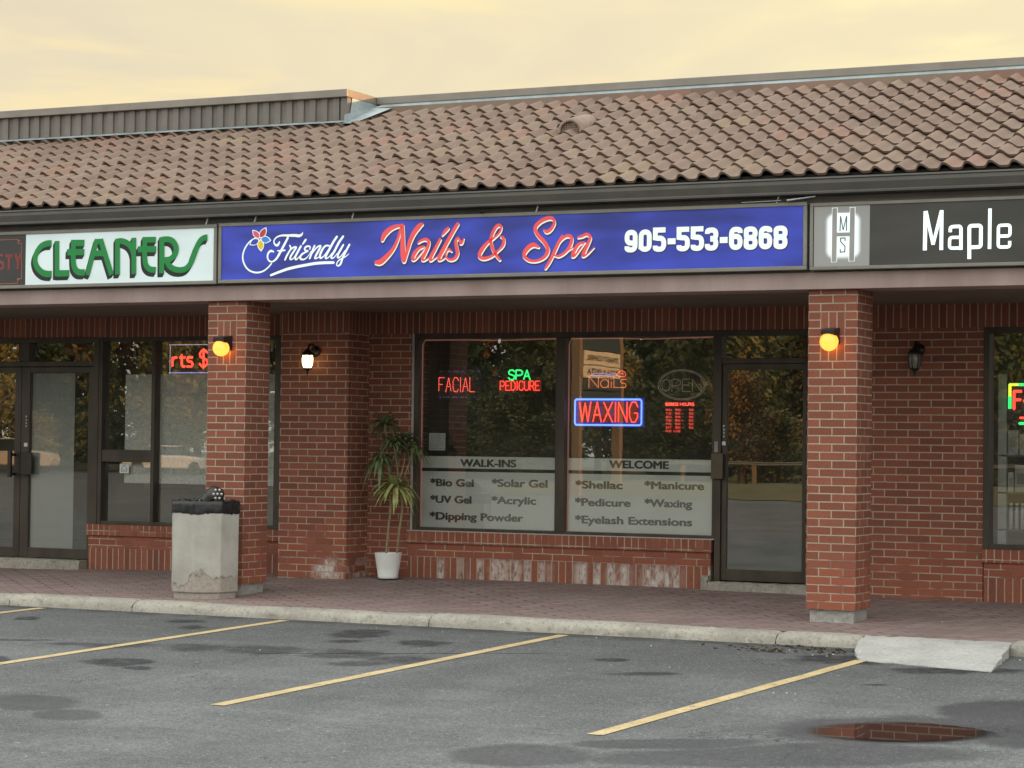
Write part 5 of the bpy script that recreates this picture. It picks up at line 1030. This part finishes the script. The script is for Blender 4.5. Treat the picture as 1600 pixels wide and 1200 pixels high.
for i, q in enumerate(ST): MB().tube(catmull([P3(u, v, py_ + (.05, -.03, 0, .04, -.05, .05, .02, -.03)[i] * (j / max(1, len(q) - 1))) for j, (u, v) in enumerate(q)], 4), .011 if i < 3 else .0075, 7).build('cane', M['cane'], e)
rnd = random.Random(21)
def tuft(u, v, L, n, mt, dy=0., droop=1., xs_=1.):
    mb = MB(); c = Vector(P3(u, v, py_ + dy))
    for i in range(n):
        a = 2 * pi * (i + rnd.random() * .7) / n * 1.0; el = rnd.uniform(.05, 1.15); ln = L * rnd.uniform(.7, 1.1); w_ = rnd.uniform(.013, .021)
        d = Vector((cos(a) * xs_, sin(a) * .8, 0)); pts = []; n_ = 7
        for j in range(n_ + 1):
            t = j / n_; h = sin(el) * t * ln - droop * ln * .95 * t * t * (1.15 - .5 * sin(el)); r = ln * (cos(el) * t * .85 + .18 * t)
            pts.append(c + d * r * (1 - .18 * t) + Vector((0, 0, h)))
        side = Vector((-d.y, d.x, 0)).normalized(); vs = []
        for j, p in enumerate(pts):
            t = j / n_; ww = w_ * (sin(pi * min(1, t * .9 + .12)) ** .7); vs += [p - side * ww, p + Vector((0, 0, -.004)), p + side * ww]
        vs = [Vector((q.x, min(q.y, 2.19), q.z)) if q.x > -5.33 else Vector((-5.33, min(q.y, 2.19), q.z)) for q in vs]
        mb.add(vs, [(3 * j + q, 3 * j + q + 1, 3 * j + q + 4, 3 * j + q + 3) for j in range(n_) for q in (0, 1)], 0, True)
    return mb.build('leaf_tuft', M[mt], e)
tuft(596, 660, .30, 40, 'leafdark', .04, .75); tuft(615, 691, .29, 42, 'leafdark', -.05, .95); tuft(630, 686, .27, 38, 'leafdark', .06, .85); tuft(643, 700, .23, 32, 'leafdark', .02, .85); tuft(595, 716, .28, 32, 'leafdark', -.03, 1.25); tuft(616, 760, .35, 76, 'leaflime', 0, .85)
# a few scraps of litter on the paving and lot
rnd = random.Random(31)
mb = MB(); SC = [(-4.9, .9), (1.25, .75), (1.0, .4), (.75, -1.65), (.6, -1.5), (.45, -1.55), (.3, -1.62), (.82, -1.42), (-1.2, -1.4), (-2.6, -1.5), (-3.1, -1.45), (-2.2, -1.7), (1.9, -1.5), (2.1, -1.4), (.65, -1.8), (-.6, -1.75), (.1, -3.0), (2.0, -3.9), (2.9, -4.1), (1.2, -4.0), (-3.2, -3.4)]
for x, y in SC:
    z = (walkz(x, y) if y > -.95 else lotz(y)) + .004
    for q in range(rnd.choice((1, 1, 2, 3))):
        X, Y = x + rnd.uniform(-.12, .12), y + rnd.uniform(-.05, .05); r = rnd.uniform(.004, .010); a = rnd.random() * 3
        mb.add([(X + r * cos(a), Y + r * sin(a), z), (X - r * sin(a), Y + r * cos(a), z), (X - r * cos(a), Y - r * sin(a), z), (X + r * sin(a), Y - r * cos(a), z), (X, Y, z + r * .6)], [(0, 1, 4), (1, 2, 4), (2, 3, 4), (3, 0, 4)])
tag(mb.build('gravel_specks', M['paper']), kind='stuff')
mb = MB()
for i in range(130):
    x = rnd.gauss(.45, .28); y = rnd.uniform(-1.75, -1.2)
    if not -.5 < x < .98: continue
    r = rnd.uniform(.01, .028); a = rnd.random() * 6; z = lotz(y) + .004
    mb.add([(x + r * cos(a), y + r * sin(a), z), (x - r * sin(a), y + r * cos(a), z + r * .3), (x - r * cos(a), y - r * sin(a), z), (x + r * sin(a) * .4, y - r * cos(a) * .4, z + r * .5)], [(0, 1, 2, 3)])
tag(mb.build('dead_leaves', simple('dry leaf litter', (.07, .045, .025), .9, 0, .6, 40)), kind='stuff')

# ------------------------------------------------------------------ across the lot (seen mirrored in the shop glass)
def grassm():
    mt, k, b = mat('dry grass'); o = k.obj()
    k.put(b.inputs['Base Color'], k.mix(k.ss(k.noise(o, 1.2, 5, .7), .3, .7), (.16, .12, .05), (.09, .10, .035))); b.inputs['Roughness'].default_value = 1.; return mt
M['grass'] = grassm()
mb = MB(); grid(mb, frange(-28, 60, 44), frange(-58, -46, 12), lambda x, y: lotz(y) + .02 + .35 * max(0, min(1, (-46 - y) / 3)) + .05 * sin(x * 1.7) * sin(y * 1.3)); tag(mb.build('grass_verge', M['grass']), kind='structure')
mb = MB(); grid(mb, frange(-140, -28, 40), frange(-110, -79, 12), lambda x, y: lotz(y) + .02 + .35 * max(0, min(1, (-79 - y) / 3))); grid(mb, frange(-28, 60, 30), frange(-120, -66, 12), lambda x, y: lotz(y) + .3); tag(mb.build('grass_bank', M['grass']), kind='structure')
def leafm(name, a, b_):
    mt, k, b = mat(name); o = k.obj()
    k.put(b.inputs['Base Color'], k.mix(k.ss(k.noise(o, .9, 4, .7), .3, .7), a, b_)); b.inputs['Roughness'].default_value = .7; return mt
LF = [leafm('olive foliage', (.115, .12, .036), (.225, .21, .065)), leafm('green foliage', (.08, .115, .036), (.16, .19, .06)), leafm('autumn foliage', (.14, .075, .02), (.20, .125, .03))]
BARK = simple('bark', (.09, .066, .045), .95, 0, .3, 6)
def tree_parts(seed, kind):
    rnd = random.Random(seed); H = 9.; tr = MB(); tr.tube([(0, 0, -.2), (.05, .02, 1.5), (-.05, .05, 3.5), (.08, 0, 6.5)], [.24, .19, .14, .05], 8)
    cl = []
    for i in range(9):
        a = rnd.random() * 6.28; h = rnd.uniform(1.4, 5); r = rnd.uniform(1.2, 2.6); e_ = Vector((cos(a) * r, sin(a) * r, h + rnd.uniform(.8, 2.2))); tr.tube([(0, 0, h), (e_.x * .5, e_.y * .5, h + .6), e_], [.08, .05, .02], 6)
    fo = MB()
    for i in range(5200):
        if kind == 1:
            z = H * (1 - rnd.random() ** .6 * .97) ; z = H - (H - .5) * sqrt(rnd.random()); R = 2.3 * (1 - z / (H + .4)) + .1; a = rnd.random() * 6.28; r = R * (rnd.random() ** .4) * (.75 + .25 * sin(z * 7 + a * 3)); c = Vector((r * cos(a), r * sin(a), z))
        else:
            if i % 90 == 0:
                a = rnd.random() * 6.28; q = Vector((cos(a), sin(a), 0)) * rnd.uniform(.4, 2.7); q.z = rnd.uniform(1.6, 8.2); q.x *= 1 - abs(q.z - 4.5) / 7; q.y *= 1 - abs(q.z - 4.5) / 7; cr = rnd.uniform(.6, 1.2)
            d = Vector((rnd.gauss(0, 1), rnd.gauss(0, 1), rnd.gauss(0, .8))); d = d.normalized() * cr * rnd.random() ** .35; c = q + d
        s_ = rnd.uniform(.11, .2); n_ = Vector((rnd.gauss(0, 1), rnd.gauss(0, 1), rnd.gauss(0, 1))).normalized(); t = n_.orthogonal().normalized(); b_ = n_.cross(t)
        fo.add([c - t * s_, c - b_ * s_ * .55, c + t * s_, c + b_ * s_ * .55], [(0, 1, 2, 3)])
    return tr, fo
protos = []
for kd in (0, 1):
    tr, fo = tree_parts(40 + kd, kd)
    protos.append((tr.build('trunk', BARK), fo.build('crown', LF[kd])))
TL = [(-66, -86, 1.15, 0), (-60, -90, 1.25, 1), (-56, -82, 1.0, 0), (-52, -88, 1.3, 0), (-47, -82, 1.05, 1), (-43, -84, 1.2, 0), (-38, -78, 1.0, 0), (-34, -76, 1.15, 1), (-30, -72, 1.05, 0), (-27, -68, .85, 0), (-24, -70, 1.15, 1), (-21, -67, .9, 0), (-18, -70, 1.1, 0), (-15, -66, .85, 1), (-12, -70, 1.1, 0), (-8, -68, 1.0, 0), (-20, -60, .55, 0), (-24.5, -61, .5, 0), (-16, -60, .5, 1), (-72, -80, 1.1, 1), (-31, -64, .6, 0), (-49, -94, 1.5, 1), (-33, -88, 1.5, 0), (-20, -84, 1.5, 1)] + [(-74, -74, 1.5, 0), (-66, -64, 1.1, 0), (-80, -86, 1.6, 0), (-71, -66, 1.2, 1), (-76, -64, 1.1, 0), (-82, -72, 1.3, 0), (-90, -66, 1.3, 1), (-88, -80, 1.4, 0), (-70, -72, .9, 0), (-98, -72, 1.5, 0), (-84, -58, 1.2, 0), (-62, -78, 1.1, 0), (-66, -77, .9, 1)] + [(-86 + 5.2 * i, -101 - (i * 37 % 9) + (14 if i > 9 else 0), 1.9 + .1 * (i % 4), (i * 7 % 5) == 0) for i in range(20)]
WORDS = ['bushy olive green tree', 'pointed green conifer']
for i, (x, y, s_, kd) in enumerate(TL):
    t = empty('tree' if kd == 0 else 'conifer_tree', (x, y, lotz(y)), WORDS[kd] + ' across the parking lot mirrored in the glass', 'tree', 'trees across the parking lot'); rz_ = i * 1.7
    for src in protos[kd]:
        o = src if False else src.copy(); COL.objects.link(o); o.parent = t
        if src.data.name.startswith('crown') and i % 7 == 3: o.data = src.data.copy(); o.data.materials[0] = LF[2]
    t.scale = (s_, s_, s_ * 1.05); t.rotation_euler.z = rz_
for i in range(26):
    x = -98 + 3.7 * i; y = -58 - (i * 29 % 7) if x < -70 else (-74 - (i * 29 % 8) if x < -30 else -63 - (i * 29 % 5))
    t = empty('shrub', (x, y, lotz(y) - .5), 'low rounded shrub in the hedge row across the parking lot', 'shrub', 'shrubs across the parking lot'); o = protos[0][1].copy(); o.name = 'foliage'; COL.objects.link(o); o.parent = t
    t.scale = (.75, .75, .42 + .04 * (i % 4)); t.rotation_euler.z = i * 2.1
for a, b in protos: bpy.data.objects.remove(a); bpy.data.objects.remove(b)
# pylon sign at the edge of the lot
e = empty('pylon_sign', (-24.6, -47.3, lotz(-47)), 'tall pylon of stacked shop name boards at the lot edge', 'pylon sign')
wood = simple('tan painted post', (.25, .18, .11), .7)
for y in (-45.65, -49.0): MB().box(-24.75, -24.45, y - .12, y + .12, -.35, 6.2).build('post', wood, e, bevel=.02)
cream = simple('cream board', (.82, .74, .58), .5); navy = simple('dark teal board', (.05, .075, .08), .5)
for z0, z1, mt in ((4.48, 4.95, navy), (3.98, 4.45, cream), (3.55, 3.95, cream), (3.15, 3.52, navy), (2.7, 3.1, navy), (2.3, 2.66, navy)): MB().box(-24.75, -24.45, -48.82, -45.83, z0, z1).build('board', mt, e, bevel=.01)
def ytext(s, y0, y1, z0, cap, mt):
    o = text_mesh(s, y0, y1, z0, cap, 0, mt, None, 'lettering', .02)
    for v in o.data.vertices: v.co = (-24.44, v.co.x, v.co.z)
    o.parent = e; o.matrix_parent_inverse = Matrix.Translation(-e.location)
ytext('DYNASTY CLEANERS', -48.6, -46.0, 4.12, .2, simple('maroon letters', (.16, .03, .03))); ytext('PIZZA & PASTA', -48.6, -46.1, 3.66, .2, simple('black letters', (.03, .03, .03)))
# guard rail, cars
e = empty('guard_rail', (-18, -57.2, 0), 'low steel guard rail on posts along the dry grass', 'guard rail')
MB().extr([(-57.1, .70), (-57.07, .72), (-57.1, .76), (-57.07, .80), (-57.1, .82)], -26, -8, closed=False).build('rail', M['signframe'], e)
for i in range(7): MB().box(-25.5 + i * 2.8, -25.38 + i * 2.8, -57.2, -57.1, -.2, .8).build('post', wood, e)
cglass = simple('car glass', (.02, .025, .03), .08); tyre = simple('tyre rubber', (.02, .02, .02), .8); rim = M['steel']
def car(x, y, rz_, body, prof_, roofp, label, nm):
    e = empty(nm, (0, 0, 0), label, 'car'); W2 = .9
    mb = MB(); n = len(prof_)
    for w_, s_ in ((W2, 1),): pass
    vs = [(a, -W2 + (.08 if b > .8 else 0), b) for a, b in prof_] + [(a, W2 - (.08 if b > .8 else 0), b) for a, b in prof_]
    mb.add(vs, [tuple(range(n)), tuple(range(2 * n - 1, n - 1, -1))] + [(i, i + n, (i + 1) % n + n, (i + 1) % n) for i in range(n)]); mb.build('body', simple('car paint', body, .25, .1, .02), e, bevel=.05)
    m_ = len(roofp); vs = [(a, -W2 + .10 + .16 * (b > 1.2), b) for a, b in roofp] + [(a, W2 - .10 - .16 * (b > 1.2), b) for a, b in roofp]
    mb = MB(); mb.add(vs, [tuple(range(m_)), tuple(range(2 * m_ - 1, m_ - 1, -1))] + [(i, i + m_, (i + 1) % m_ + m_, (i + 1) % m_) for i in range(m_)]); mb.build('windows', cglass, e, bevel=.03)
    tops = [q for q in roofp if q[1] > 1.2]; MB().box(tops[0][0] - .05, tops[-1][0] + .05, -W2 + .24, W2 - .24, tops[0][1] - .01, tops[0][1] + .05).build('roof', simple('car roof paint', body, .25, .1, .02), e, bevel=.03)
    for wx in (-1.4, 1.4):
        for sy in (-1, 1):
            wq = MB().lathe([(0, -.1), (.2, -.1), (.32, -.09), (.33, 0), (.32, .09), (.2, .1), (0, .1)], seg=20).build('wheel', tyre, e, loc=(wx, sy * .82, .33)); wq.rotation_euler = (pi / 2, 0, 0)
            MB().lathe([(0, -.108), (.19, -.104), (.2, .104), (0, .108)], seg=12).build('rim', rim, wq).rotation_euler = (0, 0, 0)
    for sy in (-.65, .65): MB().box(2.12, 2.2, sy - .18, sy + .18, .62, .76).build('headlight', M['whiteplastic'], e, bevel=.02)
    e.location = (x, y, lotz(y)); e.rotation_euler.z = rz_
car(-58.6, -72.5, radians(-20), (.7, .7, .7), [(-2.2, .32), (2.2, .32), (2.24, .6), (2.1, .78), (1.0, .93), (-1.9, .98), (-2.25, .85)], [(-1.75, .95), (-.9, 1.4), (.35, 1.42), (1.2, .92)], 'white four door saloon parked far across the lot', 'saloon_car')
car(-65.2, -68.6, radians(-20), (.55, .5, .42), [(-2.2, .38), (2.15, .38), (2.2, .75), (2.1, 1.0), (1.1, 1.08), (-2.1, 1.1), (-2.25, .9)], [(-2.1, 1.08), (-1.8, 1.66), (.3, 1.68), (1.15, 1.06)], 'beige sport utility car parked far across the lot', 'utility_car')
